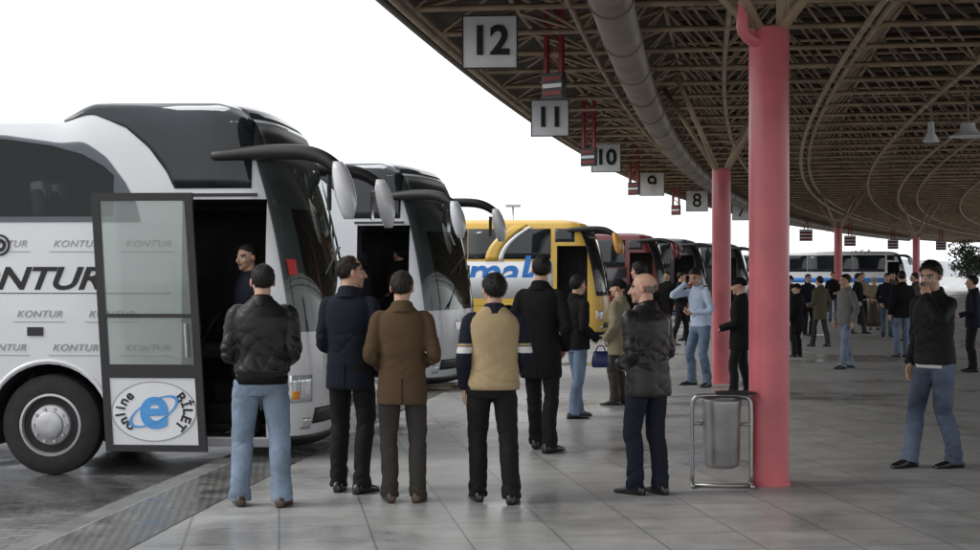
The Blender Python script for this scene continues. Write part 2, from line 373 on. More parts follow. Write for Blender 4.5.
# ------------------------------------------------------------------ hanging bay signs
for nn,wd,px,py,Y,sw in ((12,'twelve, largest and nearest',490,42,17.3,.62),(11,'eleven, second from the left',550,118,25.2,.62),(10,'ten, third from the left',606,158,34.5,.66),(9,'nine, fourth from the left',652,184,44,.70),(8,'eight, fifth from the left',697,201,52,.74),(7,'seven, sixth from the left',741,212,62,.70),(6,'six, last of the row',783,222,78,.66)):
    X=gx(px,Y); Z=zz(py,Y); sh=sw*.96
    s=tag(empty('bay_sign',(X,Y,Z),-angY(Y)*.5),'square white bay sign numbered '+wd,'sign')
    bm=B(); box(bm,-sw/2,sw/2,-.02,.02,-sh/2,sh/2,bev=.008); fin('panel',bm,signw,s)
    bm=B()
    for a in ((-sw/2-.012,-sw/2+.002,-sh/2-.012,sh/2+.012),(sw/2-.002,sw/2+.012,-sh/2-.012,sh/2+.012)): box(bm,a[0],a[1],-.026,.026,a[2],a[3])
    for a in ((-sh/2-.012,-sh/2+.002),(sh/2-.002,sh/2+.012)): box(bm,-sw/2+.002,sw/2-.002,-.026,.026,a[0],a[1])
    fin('frame',bm,blackp,s)
    text('number',str(nn),sw*(.74 if nn>9 else .88),signk,s,Matrix.Translation((0,-.034,0))@XZ,ext=.008,offset=.014 if nn>9 else .006)
    bm=B()
    for x in (-.2,.2): tube(bm,[(x,0,sh/2),(x,0,4.66-Z)],.012,6)
    fin('hanger',bm,blackp,s)
# ------------------------------------------------------------------ hanging display boards on red brackets
for i,(px,pyb,Y) in enumerate(((554,99,19.5),(589,166,28.5),(634,195,40),(676,215,51.5),(806,241,80),(850,246,90),(893,249,98),(941,250,102))):
    X=gx(px,Y); zb=zz(pyb,Y); h=(5.62 if i<4 else 4.66)-zb
    nth=('first','second','third','fourth','fifth','sixth','seventh','eighth')[i]
    s=tag(empty('hanging_board',(X,Y,zb),R_(-38) if i<4 else R_(-15)),'dark slatted display board on a red bracket under the canopy, %s from the left'%nth,'display board')
    fw=.12 if i<4 else .095
    w=.17 if i<4 else .34; bh=.34 if i<4 else .62
    bm=B()
    for x in (-fw,fw): box(bm,x-.028,x+.028,-.028,.028,bh,h)
    k=0; z=bh+.05
    while z<h-.05: tube(bm,[(-fw,0,z),(fw,0,min(h,z+.17))] if k%2 else [(fw,0,z),(-fw,0,min(h,z+.17))],.016,5); z+=.17; k+=1
    fin('bracket',bm,redst,s)
    bm=B(); box(bm,-w,w,-.04,.04,0,bh,bev=.008); fin('board',bm,blackp,s)
    n=3 if i<4 else 6; dz=(bh-.06)/n
    for k in range(n):
        bm=B(); M=Matrix.Translation((0,-.046,.03+dz*(k+.5))); box(bm,-w+.02,w-.02,-.006,.005,-dz*.28,dz*.28,M); fin('slat',bm,(redst,signw)[k%2],s)
def bell(name,label,cat,px,py,Y,r,h,m):
    X=gx(px,Y); Z=zz(py,Y); s=tag(empty(name,(X,Y,Z)),label,cat)
    bm=B(); n=20
    loft(bm,[[V((k*r*math.cos(2*PI*i/n),k*r*math.sin(2*PI*i/n),z)) for i in range(n)] for z,k in ((0,1),(.05*h,1),(.45*h,.45),(h,.35))]); fin('shade',bm,m,s,ang=50)
    bm=B(); tube(bm,[(0,0,h),(0,0,4.7-Z)],.018,8); fin('stem',bm,tanst,s)
bell('hanging_loudspeaker','pale cone loudspeaker hanging on a stem from the canopy at upper right','loudspeaker',931,142,26,.14,.35,signw)
bell('pendant_lamp','wide pendant lamp hanging under the canopy at the right edge','lamp',968,137,24,.30,.22,signw)
# ------------------------------------------------------------------ coaches
LV=[(.26,1.14,-.14),(.34,1.21,-.06),(.6,1.25,0),(1.0,1.26,0),(1.3,1.26,-.03),(1.7,1.255,-.09),(2.1,1.24,-.17),(2.5,1.22,-.27),(2.85,1.195,-.40),(3.02,1.17,-.50),(3.14,1.11,-.62),(3.21,1.0,-.80),(3.25,.78,-1.1),(3.26,.45,-1.5)]
def tab(z,c):
    if z<=LV[0][0]: return LV[0][c]
    for a,b in zip(LV[:-1],LV[1:]):
        if z<=b[0]:
            t=(z-a[0])/(b[0]-a[0]); return a[c]+(b[c]-a[c])*t
    return LV[-1][c]
DD=.46
class Hull:
    def __init__(s,step,Hs=1.0,raise_=.13): s.step=step; s.Hs=Hs; s.rz=raise_
    def adj(s,x,z): return (s.rz*ss(-2.55,-2.15,x)*ss(2.45,3.15,z) if s.step else 0)
    def fz(s,x,z): return (z+s.adj(x,z))*s.Hs
    def side(s,x,z):
        w=tab(z,1); xs=tab(z,2)-DD
        if x>xs:
            u=min(.999,(x-xs)/DD); c=u**(1/.75); w=w*math.sqrt(1-c*c)**.6
        return V((x,-w,s.fz(x,z)))
    def sp(s,x,z,off):
        e=.01; p=s.side(x,z); a=s.side(x+e,z)-s.side(x-e,z); b=s.side(x,z+e)-s.side(x,z-e)
        n=a.cross(b).normalized()
        if n.y>0: n=-n
        return p+n*off
    def front(s,t,z):
        w=tab(z,1); xf=tab(z,2); sn=math.sin(t); c=max(0,math.cos(t))
        x=xf-DD+DD*c**.75; return V((x,w*math.copysign(abs(sn)**.6,sn),s.fz(x,z)))
    def fp(s,t,z,off):
        e=.01; p=s.front(t,z); a=s.front(t+e,z)-s.front(t-e,z); b=s.front(t,z+e)-s.front(t,z-e)
        n=a.cross(b).normalized()
        if n.x<0: n=-n
        return p+n*off
    def mesh(s,L):
        bm=B(); rings=[]; n=70
        for z,w,xf in LV:
            x0=-L+.02+max(0,(z-2.6))*.3; x1=xf-DD
            r=[]
            for i in range(n+1):
                u=i/n; x=(x0+(-3.2-x0)*u/.4) if u<.4 else (-3.2+(x1+3.2)*(u-.4)/.6); r.append(s.side(x,z))
            fr=[s.front(-PI/2+PI*(k+1)/25,z) for k in range(24)]
            l=[V((p.x,-p.y,p.z)) for p in r[::-1]]
            rings.append(r+fr+l)
        vs=loft(bm,rings,False); N=len(vs[0])
        for rr in (vs[0],vs[-1]):
            for i in range(N//2-1): bm.faces.new((rr[i],rr[i+1],rr[N-2-i],rr[N-1-i]))
        bmesh.ops.recalc_face_normals(bm,faces=bm.faces)
        return bm
def patch(grid,thick=.012):
    bm=B(); vs=[[bm.verts.new(p) for p in r] for r in grid]
    for a,b in zip(vs[:-1],vs[1:]):
        for i in range(len(a)-1): bm.faces.new((a[i],a[i+1],b[i+1],b[i]))
    bmesh.ops.recalc_face_normals(bm,faces=bm.faces)
    if thick: bmesh.ops.solidify(bm,geom=bm.faces[:],thickness=thick)
    return bm
def strip(H,x0,x1,zl,zu,off,nx=16,nz=6,thick=.012,slant=0):
    g=[]
    for i in range(nx+1):
        x=x0+(x1-x0)*i/nx; a=zl(x) if callable(zl) else zl; b=zu(x) if callable(zu) else zu
        g.append([H.sp(x+slant*(k/nz)**2,a+(b-a)*k/nz,off) for k in range(nz+1)])
    return patch(g,thick)
def fpatch(H,t0,t1,z0,z1,off,nt=20,nz=8,thick=.012):
    g=[]
    for i in range(nt+1):
        t=t0+(t1-t0)*i/nt
        g.append([H.fp(t,z0+(z1-z0)*k/nz,off) for k in range(nz+1)])
    return patch(g,thick)
def interp(tbl):
    def f(x):
        if x<=tbl[0][0]: return tbl[0][1]
        for a,b in zip(tbl[:-1],tbl[1:]):
            if x<=b[0]: return a[1]+(b[1]-a[1])*(x-a[0])/(b[0]-a[0])
        return tbl[-1][1]
    return f
ARC=interp([(-3.6,3.045),(-3.0,3.03),(-2.55,2.97),(-2.25,2.89),(-2.02,2.77),(-1.84,2.59),(-1.74,2.43),(-1.69,2.26)])
def wheel(root,x,side,rr=.47):
    n=40; y=side*1.21
    def rev(prof,nm_,m,par):
        bm=B(); loft(bm,[[V((x+r*math.cos(2*PI*i/n),y+side*d,rr+r*math.sin(2*PI*i/n))) for i in range(n)] for r,d in prof]); return fin(nm_,bm,m,par,ang=35)
    t=rev([(.27,-.24),(.43,-.24),(.462,-.21),(rr,-.16),(rr,-.07),(.462,-.02),(.44,0),(.36,.018),(.30,.015),(.285,-.02)],'wheel',rubber,root)
    rev([(.285,-.05),(.292,.012),(.27,.016),(.255,-.05),(.19,-.02),(.18,.005),(.13,.02),(.125,.045),(.10,.06),(.05,.063)],'rim',rimm,t)
    for k in range(10):
        a=2*PI*k/10; bm=B(); c=V((x+.155*math.cos(a),y+side*.012,rr+.155*math.sin(a))); tube(bm,[c,c+V((0,side*.022,0))],.014,6); fin('wheel_nut',bm,steel,t)
    for k in range(8):
        a=2*PI*(k+.5)/8; bm=B(); c=V((x+.222*math.cos(a),y+side*-.034,rr+.222*math.sin(a))); tube(bm,[c,c+V((0,side*.004,0))],.022,10); fin('vent_hole',bm,blackp,t)
def mirror(root,side,z,headm,armm,s=1):
    bm=B(); y=side*1.2
    tube(bm,catmull([(-1.0,y*.985,z-.01),(-.5,y*1.02,z+.02),(-.1,y*1.06,z+.0),(.14,y*1.1,z-.12),(.26,y*1.1,z-.30)],6),lin([.055,.072,.07,.06,.045],6),12,True)
    a=fin('mirror_arm',bm,armm,root,True)
    bm=B(); rings=[]
    for k in range(9):
        t=k/8; zc=z-.08-.52*t; w=.13*math.sin(PI*(.12+.8*t))**.6; dx=.095*math.sin(PI*(.1+.82*t))**.6; xc=.16+.16*t-.06*t*t
        rings.append([V((xc+dx*math.copysign(abs(math.cos(q))**.8,math.cos(q)),y*1.1+w*math.copysign(abs(math.sin(q))**.8,math.sin(q)),zc)) for q in [2*PI*i/20 for i in range(20)]])
    loft(bm,rings); h=fin('mirror_housing',bm,headm,a,True)
    bm=B(); box(bm,.075,.088,y*1.1-.09,y*1.1+.09,z-.52,z-.2,bev=.005); fin('mirror_glass',bm,glassd,h)
def coach(label,loc,rz,body,L=12,step=True,door=True,group=None,kind='fin',near=True,Hs=1.0,mirrorm=None,stripe=None,lower=None,winmat=None,cat='bus',cabin=False,wz=2.06):
    H=Hull(step,Hs); root=tag(empty('coach',loc,R_(rz)),label,cat,group); wm=winmat or glassd
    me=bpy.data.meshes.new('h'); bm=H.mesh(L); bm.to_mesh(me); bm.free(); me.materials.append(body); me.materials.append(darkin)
    ho=bpy.data.objects.new('h',me); COL.objects.link(ho)
    cb=B()
    for xw in (-2.55,-L+3.4):
        for s in (-1,1):
            n=36; loft(cb,[[V((xw+.57*math.cos(2*PI*i/n),s*y,.47+.57*math.sin(2*PI*i/n))) for i in range(n)] for y in (.7,1.5)])
    if door: box(cb,-1.30,-.52,-1.6,-.05,.37,2.56)
    cuts=[cb]
    if cabin:
        c2=B(); box(c2,-2.9,-.58,-1.02,1.02,.78,2.50); cuts.append(c2)
        c3=B(); box(c3,-1.2,.3,-.99,.99,1.40,2.48); cuts.append(c3)
        c4=B(); pts=[(-7.0,2.30),(-1.95,2.30)]+[(x,ARC(x)-.035) for x in (-1.95,-2.05,-2.25,-2.55,-3.0,-3.6)]+[(-7.0,3.01)]
        loft(c4,[[V((x,y,z*Hs)) for x,z in pts] for y in (-1.5,1.02)]); cuts.append(c4)
    cos=[]
    for k,cbm in enumerate(cuts):
        bmesh.ops.recalc_face_normals(cbm,faces=cbm.faces)
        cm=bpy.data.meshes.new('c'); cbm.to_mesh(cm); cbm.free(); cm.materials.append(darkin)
        co=bpy.data.objects.new('c',cm); COL.objects.link(co); cos.append(co)
        md=ho.modifiers.new('b%d'%k,'BOOLEAN'); md.operation='DIFFERENCE'; md.object=co; md.solver='EXACT'; md.material_mode='TRANSFER'
    out=evalmesh(ho); bpy.data.objects.remove(ho)
    for co in cos: bpy.data.objects.remove(co)
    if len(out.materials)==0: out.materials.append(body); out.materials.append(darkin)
    o=link('body',out,None,root,True); out.set_sharp_from_angle(angle=R_(28))
    for xw in (-2.55,-L+3.4): wheel(root,xw,-1); 
    wheel(root,-2.55,1)
    if kind=='fin':
        wt=glasst if cabin else wm; th=0 if cabin else .012
        xs=[-L+.8,-L+2.9,-L+5.0,-5.2,-3.65]
        for k,(a,b) in enumerate(zip(xs[:-1],xs[1:])): fin('side_window',strip(H,a+.008,b-.008,2.25,3.045,.006,4,5,0 if (cabin and k>1) else .012),wt if k>1 else wm,root,True)
        fin('side_window',strip(H,-3.642,-1.69,2.25,ARC,.006,40,5,th),wt,root,True)
        lo=interp([(-2.45,3.13),(-2.15,3.08),(-1.85,2.98),(-1.62,2.83),(-1.45,2.66),(-1.38,2.54)])
        up=interp([(-2.45,3.15),(-2.3,3.175),(-2.0,3.185),(-1.0,3.175),(-.8,3.12),(-.62,2.99)])
        fin('upper_window',strip(H,-2.45,-.66,lambda x:max(2.50,lo(x)),up,.008,60,8),winmat or glassb,root,True)
    else:
        xs=[-L+.8,-L+2.7,-L+4.6,-L+6.5,-3.6,-1.45]
        for a,b in zip(xs[:-1],xs[1:]): fin('side_window',strip(H,a+.01,b-.01,wz,3.0,.006,4,5),wm,root,True)
        fin('upper_window',strip(H,-1.35,-.85,2.66,3.0,.006,6,4),wm,root,True)
    ws=fin('windshield',fpatch(H,-R_(72),R_(72),1.28,3.02,.008,30,14,0 if cabin else .012),glassw if cabin else glassd,root,True)
    fin('roof_front_glass',fpatch(H,-R_(60),R_(60),3.05,3.15,.006,20,4),glassb if kind=='fin' else body,root,True)
    fin('front_grille',fpatch(H,-R_(45),R_(45),.46,.60,.008,16,3),blackp,root,True)
    fin('bumper_lip',fpatch(H,-R_(80),R_(80),.27,.36,.01,20,3),blackp,root,True)
    for s in (-1,1):
        hl=fin('headlight',fpatch(H,min(s*R_(50),s*R_(76)),max(s*R_(50),s*R_(76)),.66,.90,.012,8,4),lampg,root,True)
        fin('indicator_lamp',fpatch(H,min(s*R_(66),s*R_(74)),max(s*R_(66),s*R_(74)),.69,.76,.02,3,3),amber,hl,True)
        fin('fog_lamp',fpatch(H,min(s*R_(48),s*R_(60)),max(s*R_(48),s*R_(60)),.42,.52,.012,5,3),lampg,root,True)
    if near:
        for y0,y1 in ((-.75,.05),(.1,.9)):
            bm=B(); p=[H.fp(R_(40)*y0,1.30,.03),H.fp(R_(40)*y1,1.9,.03)]; tube(bm,p,.012,6); 
            tube(bm,[H.fp(R_(40)*y1-.28,1.78,.025),H.fp(R_(40)*y1+.28,2.05,.025)],.010,6); fin('wiper',bm,blackp,root)
        bm=B(); p=H.fp(0,.52,.02); box(bm,p.x-.005,p.x+.012,-.26,.26,.38,.49); fin('number_plate',bm,plate,root)
        fin('sun_strip',fpatch(H,-R_(56),R_(56),2.74,3.0,.012,16,3),blackp,root,True)
        for z in (1.02,1.62):
            fin('panel_seam',strip(H,-L+.3,-3.2 if z<1.1 else -1.4,z*1.0-.004,z+.004,.002,20,1),blackp,root)
        for x in (-3.6,-5.0,-6.4):
            fin('panel_seam',strip(H,x-.004,x+.004,.36,1.016,.002,1,6),blackp,root)
        fin('wheel_arch_trim',patch([[V((-2.55+r*math.cos(q),-1.262,.47+r*math.sin(q))) for r in (.575,.615)] for q in [PI*(-.03+1.06*i/28) for i in range(29)]]),body,root,True)
    if cabin:
        for i in range(2):
            bm=B(); box(bm,-1.28,-.54,-.72+.3*i,-.42+.3*i,.372,.44+.17*i,bev=.01); fin('door_step',bm,blackp,root)
        bm=B(); tube(bm,[(-.62,-1.0,.6),(-.62,-.95,1.9)],.018,8); fin('grab_rail',bm,steel,root)
        bm=B(); tube(bm,[(-1.22,-1.05,1.1),(-1.22,-.6,1.35),(-1.22,-.2,1.5)],.016,8); fin('grab_rail',bm,steel,root)
        bm=B(); box(bm,-1.34,-.60,-1.235,-1.222,2.585,2.585+.03); fin('door_frame',bm,blackp,root)
        bm=B(); box(bm,-1.75,-1.25,.28,.78,1.0,1.16,bev=.04); box(bm,-1.85,-1.7,.28,.78,1.16,1.95,bev=.05); box(bm,-1.84,-1.74,.38,.68,1.97,2.2,bev=.04); fin('driver_seat',bm,seatm,root,True)
        bm=B(); box(bm,-.78,-.60,-.9,.98,.80,1.36,bev=.04); fin('dashboard',bm,blackp,root,True)
        bm=B(); n=24; M=Matrix.Translation((-.98,.53,1.42))@Matrix.Rotation(R_(-35),4,'Y')
        tube(bm,[M@V((.23*math.cos(2*PI*i/n),.23*math.sin(2*PI*i/n),0)) for i in range(n+1)],.016,8)
        tube(bm,[M@V((-.22,0,0)),M@V((.22,0,0))],.014,6); tube(bm,[M@V((0,0,0)),V((-.75,.53,1.2))],.03,8); fin('steering_wheel',bm,blackp,root,True)
        for k in range(5):
            for y in (-.72,-.28):
                x=-2.35-k*.82; M=Matrix.Translation((x,0,0))@Matrix.Rotation(R_(-10),4,'Y')
                bm=B(); box(bm,-.06,.06,y-.2,y+.2,2.3*1.045+.01,2.72,M,bev=.04); st_=fin('passenger_seat',bm,seatm,root,True)
                bm=B(); box(bm,-.065,.068,y-.13,y+.13,2.62,2.80,M,bev=.03); fin('headrest',bm,seatc,st_,True)
    mm=mirrorm or body
    mirror(root,-1,2.97,mm,blackp); mirror(root,1,2.97,mm,blackp)
    if stripe: fin('side_stripe',strip(H,-L+.2,-1.4,stripe[0],stripe[1],.004,20,2),stripe[2],root,True)
    if lower: fin('lower_panel',strip(H,-L+.2,-3.2,.4,1.3,.003,20,2),lower,root,True)
    return root,H
AL=(-1.45,14.95,LZ)
A,HA=coach('white coach nearest the camera with big black side lettering and its front door open',AL,-4,paintw,cabin=True,Hs=1.045)
def side_text(root,H,name,s,size,m,x,z,sh=.25,wide=1,**k):
    y=-(tab(z,1)+.006); return text(name,s,size,m,root,Matrix.Translation((x,y,z))@XZ@Matrix.Diagonal((wide,1,1,1)),ext=.002,shear=sh,**k)
side_text(A,HA,'large_lettering','KONTUR',.29,signk,-2.83,1.82,.30,1.28,offset=.007,space=.98)
for r,z in enumerate((2.15,1.50,1.19)):
    for c in range(9):
        x=-1.62-c*.68-(.34 if r==1 else 0)
        side_text(A,HA,'small_lettering','KONTUR',.088,greytx,x,z,.3,1.12,space=1.08)
        fin('lettering_underline',strip(HA,x-.25,x+.25,z/1.045-.070,z/1.045-.065,.004,2,1),greytx,A)
n=28; c=V((-3.02,-1.252,2.14))
for r0,r1 in ((.10,.08),(.06,.03)):
    bm=B(); loft(bm,[[c+V((r*math.cos(2*PI*i/n),0 if q else -.004,r*math.sin(2*PI*i/n))) for i in range(n)] for r,q in ((r1,1),(r1,0),(r0,0),(r0,1))],False)
    fin('round_emblem',bm,signk,A)
bm=B(); box(bm,-2.75,-2.60,-1.272,-1.262,1.30,1.38); fin('side_vent',bm,blackp,A)
def door_leaf(root,y,x0,x1,z0,z1,logo=True):
    sh=-.06
    def q(x,z): return x+(z-z0)*sh
    def slab(name,xa,xb,za,zb,ya,yb,m,par):
        bm=B(); pts=[(xb,zb),(xa,zb),(xa,za),(xb,za)]
        loft(bm,[[V((q(x,z),yy,z)) for x,z in pts] for yy in (ya,yb)]); return fin(name,bm,m,par)
    bm=B(); t=.07
    for (xa,xb,za,zb) in ((x0,x0+t,z0,z1),(x1-t,x1,z0,z1),(x0+t,x1-t,z1-t,z1),(x0+t,x1-t,z0,z0+.06),(x0+t,x1-t,z0+.66,z0+.78),(x0+t,x1-t,z0+1.20,z0+1.235)):
        loft(bm,[[V((q(xx,z),yy,z)) for xx,z in ((xa,za),(xb,za),(xb,zb),(xa,zb))] for yy in (y-.02,y+.03)])
    d=fin('front_door',bm,blackp,root)
    slab('door_glass',x0+t,x1-t,z0+1.235,z1-t,y-.004,y+.004,glassc,d); slab('door_glass',x0+t,x1-t,z0+.78,z0+1.20,y-.004,y+.004,glassc,d)
    slab('door_panel',x0+t,x1-t,z0+.06,z0+.66,y-.012,y+.02,paintw,d)
    bm=B(); tube(bm,[(q(x1-.12,z0+.85),y-.05,z0+.85),(q(x1-.12,z0+1.15),y-.05,z0+1.15)],.014,8); fin('door_handle',bm,steel,d)
    if logo:
        cx=q((x0+x1)/2,z0+.37); cz=z0+.36
        def ring(nm_,rx,rz,w,m,yy,tilt=0,full=False,par=d):
            bm=B(); n=40; pr=[]
            for k in ((0 if full else 1-w),1):
                pr.append([V((cx+k*rx*math.cos(a)*math.cos(tilt)-k*rz*math.sin(a)*math.sin(tilt),yy,cz+k*rx*math.cos(a)*math.sin(tilt)+k*rz*math.sin(a)*math.cos(tilt))) for a in [2*PI*i/n for i in range(n)]])
            if full: bm.faces.new([bm.verts.new(p) for p in pr[1]])
            else: loft(bm,pr,False)
            return fin(nm_,bm,m,par)
        ring('logo_disc',.39,.27,1,whiteg,y-.015,0,True)
        ring('logo_ring',.39,.27,.03,greytx,y-.0165)
        text('logo_letter','e',.56,bluetx2,d,Matrix.Translation((cx,y-.019,cz+.03))@XZ,ext=.002,offset=.014)
        ring('logo_orbit',.25,.10,.12,bluetx2,y-.023,R_(28))
        for s,sg in (('online',1),('BİLET',-1)):
            for k,ch in enumerate(s):
                n=len(s); a=R_(180)-sg*R_((k-(n-1)/2)*17) if sg==1 else R_((n-1)/2*19-k*19)
                M=Matrix.Translation((cx+.305*math.cos(a),y-.019,cz+.205*math.sin(a)))@XZ@Matrix.Rotation(a-PI/2,4,'Z')
                text('logo_letter',ch,.125,signk,d,M,ext=.002,offset=.003)
    return d
door_leaf(A,-1.60,-1.89,-.97,.28,2.60)
fin('windshield_sticker',fpatch(HA,-R_(64),-R_(54),1.78,1.92,.016,3,3),redl,A)
BL=(-.37,22.5,LZ)
Bc,HB=coach('second white coach from the left, its front with headlights turned to the platform',BL,-13,paints,cabin=True,Hs=1.045)
fin('bumper_badge',fpatch(HB,-R_(14),R_(14),1.0,1.1,.01,6,2),chrome,Bc)
Cc,HC=coach('yellow coach with a white band and blue lettering on its side',(3.15,39.4,LZ),-7,painty,kind='band',near=True,mirrorm=painto,step=False,stripe=(1.22,2.16,paintw),wz=2.22)
fin('yellow_swoop',strip(HC,-3.15,-2.80,2.18,3.10,.016,3,8,.012,.75),painty,Cc,True)
fin('white_swoop',strip(HC,-2.80,-2.68,2.18,3.05,.016,2,8,.012,.75),paintw,Cc,True)
side_text(Cc,HC,'side_lettering','umak',1.12,bluetx,-2.98,1.86,.2,offset=.02)
Dc,HD=coach('dark red coach behind the yellow coach',(6.3,52.6,LZ),-10,paintr,kind='band',near=False,step=False,winmat=glassd,stripe=(1.1,2.04,paintk))
Ec,HE=coach('black coach parked just beyond the dark red coach',(8.9,61,LZ),-12,paintk,kind='band',near=False,step=False,lower=paintr)
Fc,HF=coach('distant dark coach farthest along the curved row, seen beside the second column',(12.2,70.5,LZ),-14,paintk,kind='band',near=False,step=False)
Gc,HG=coach('distant white coach under the far end of the canopy at right',(27.8,100,LZ),-13,paintw,L=13,kind='band',near=False,step=False,stripe=(1.2,1.5,bluetx),wz=1.9)
# ------------------------------------------------------------------ litter bin
b_=tag(empty('litter_bin',(1.86,12.05,0),R_(-6)),'polished steel cylinder litter bin hung in a tube frame beside the nearest column','bin')
bm=B(); n=40
loft(bm,[[V((r*math.cos(2*PI*i/n),r*math.sin(2*PI*i/n),z)) for i in range(n)] for z,r in ((.15,.11),(.165,.135),(.20,.145),(.62,.152),(.66,.16),(.69,.16),(.70,.15),(.70,.135),(.2,.125))]); fin('bucket',bm,binm,b_,ang=35)
bm=B(); tube(bm,catmull([(-.235,0,.02),(-.235,0,.3),(-.235,0,.62),(-.215,0,.70),(-.15,0,.725),(.15,0,.725),(.215,0,.70),(.235,0,.62),(.235,0,.3),(.235,0,.02)],4),.018,10)
fin('frame',bm,binm,b_,True)
for x in (-.235,.235):
    bm=B(); tube(bm,[(x,-.17,.02),(x,.17,.02)],.02,10,True); fin('foot',bm,binm,b_,True)
    bm=B(); tube(bm,[(x,0,.5),(x*.6,0,.5)],.014,8); fin('pivot',bm,binm,b_,True)
bm=B(); tube(bm,[(-.235,-.12,.02),(.235,-.12,.02)],.016,8); fin('crossbar',bm,binm,b_,True)
bm=B(); loft(bm,[[V((r*math.cos(2*PI*i/n)+.11,r*math.sin(2*PI*i/n)*.7-.02,z)) for i in range(n)] for z,r in ((.742,.16),(.76,.165),(.765,.13))]); fin('ashtray_lid',bm,blackp,b_,ang=30)
# ------------------------------------------------------------------ people
def ik(a,c,l1,l2,pole):
    d=c-a; L=min(d.length,l1+l2-1e-3); u=d.normalized(); c=a+u*L
    x=(l1*l1-l2*l2+L*L)/(2*L); h=math.sqrt(max(0,l1*l1-x*x)); p=V(pole); p=p-u*p.dot(u)
    p=p.normalized() if p.length>1e-5 else V((0,1,0))
    return a+u*x+p*h,c
def sring(c,rx,ry,M=None,n=28,e=.85):
    out=[]
    for i in range(n):
        a=2*PI*i/n; x=rx*math.copysign(abs(math.cos(a))**e,math.cos(a)); y=ry*math.copysign(abs(math.sin(a))**e,math.sin(a))
        out.append(V((c[0]+x,c[1]+y,c[2])))
    return out
def hand(bm,W,d,n,right,curl=.28):
    d=V(d).normalized(); n=V(n); n=(n-d*n.dot(d)).normalized(); s=d.cross(n)*(1 if right else -1)
    rings=[]
    for t,rw,rt in ((-.02,.024,.019),(.01,.027,.018),(.04,.037,.017),(.07,.041,.015),(.092,.040,.012)):
        rings.append([W+d*t+s*(rw*math.cos(2*PI*k/14))+n*(rt*math.sin(2*PI*k/14)) for k in range(14)])
    loft(bm,rings)
    for k,(off,ln) in enumerate(((.031,.072),(.0105,.082),(-.0105,.076),(-.031,.058))):
        p=W+d*.085+s*off; pts=[p]; dirn=(d+s*off*2.6).normalized(); cu=curl*(1+.12*k)
        for j,fr in enumerate((.45,.32,.23)):
            a=cu*(j+.6); q=dirn*math.cos(a)+n*math.sin(a); p=p+q*ln*fr; pts.append(p)
        tube(bm,pts,[.0092,.0088,.008,.007],8,True)
    p=W+d*.028+s*.026; q=(d*.75+s*.6+n*.25).normalized(); q2=(d*.95+s*.2+n*.35).normalized()
    tube(bm,[p,p+q*.04,p+q*.04+q2*.03],[.0125,.0105,.0085],8,True)
def wrinkle(me,amp,seed=0,zones=(),f=1.0):
    # soft cloth folds: shallow slanting creases near the joints plus a slow undulation
    sd=V((seed*3.1,seed*1.7,seed*.9)); sd2=sd*1.7
    nr=[v.normal.copy() for v in me.vertices]
    for v,nn in zip(me.vertices,nr):
        x,y,z=v.co
        a=noise.noise(V(((z+.55*x+.25*y)*9*f,(x-.4*z)*3.0*f,y*3.4*f))+sd)
        b=noise.noise(V(((z-.6*x+.3*y)*8*f,(x+.5*z)*2.8*f,y*3.4*f))+sd2)
        c=noise.noise(V((x*5,y*5,z*4))+sd)
        k=.3
        for z0,w,g in zones: k+=g*math.exp(-((z-z0)/w)**2)
        k=min(k,1.3)
        ca=max(0,1-abs(a)*2.4); cb=max(0,1-abs(b)*2.6)
        v.co=v.co+nn*(amp*(k*(.7-1.2*ca*ca-.9*cb*cb)+.6*c))
PCOUNT=[0]
def hang(side,out=.035,fwd=.04,up=0): return dict(w=(side*(.205+out),fwd,.885+up),pole=(side*.4,-1,0),d=(side*.02,.10,-1),n=(-side,.15,0),curl=.32)
def front(side,x=.13,y=.24,z=1.03): return dict(w=(side*x,y,z),pole=(side*.42,-1,-.35),d=(-side*.75,.5,-.2),n=(0,-.7,-.3),curl=.5)
def pocket(side,x=.20,y=.11,z=.93): return dict(w=(side*x,y,z),pole=(side*.55,-.9,0),d=(-side*.5,.35,-.6),n=(-side*.4,-.8,0),curl=.3)
def phone(side,dx=.10): return dict(w=(side*(dx+.035),.10,1.54),pole=(side*.6,.35,-1),d=(-side*.12,-.25,1),n=(-side,.1,0),curl=.45)
SK=(.52,.315,.22)
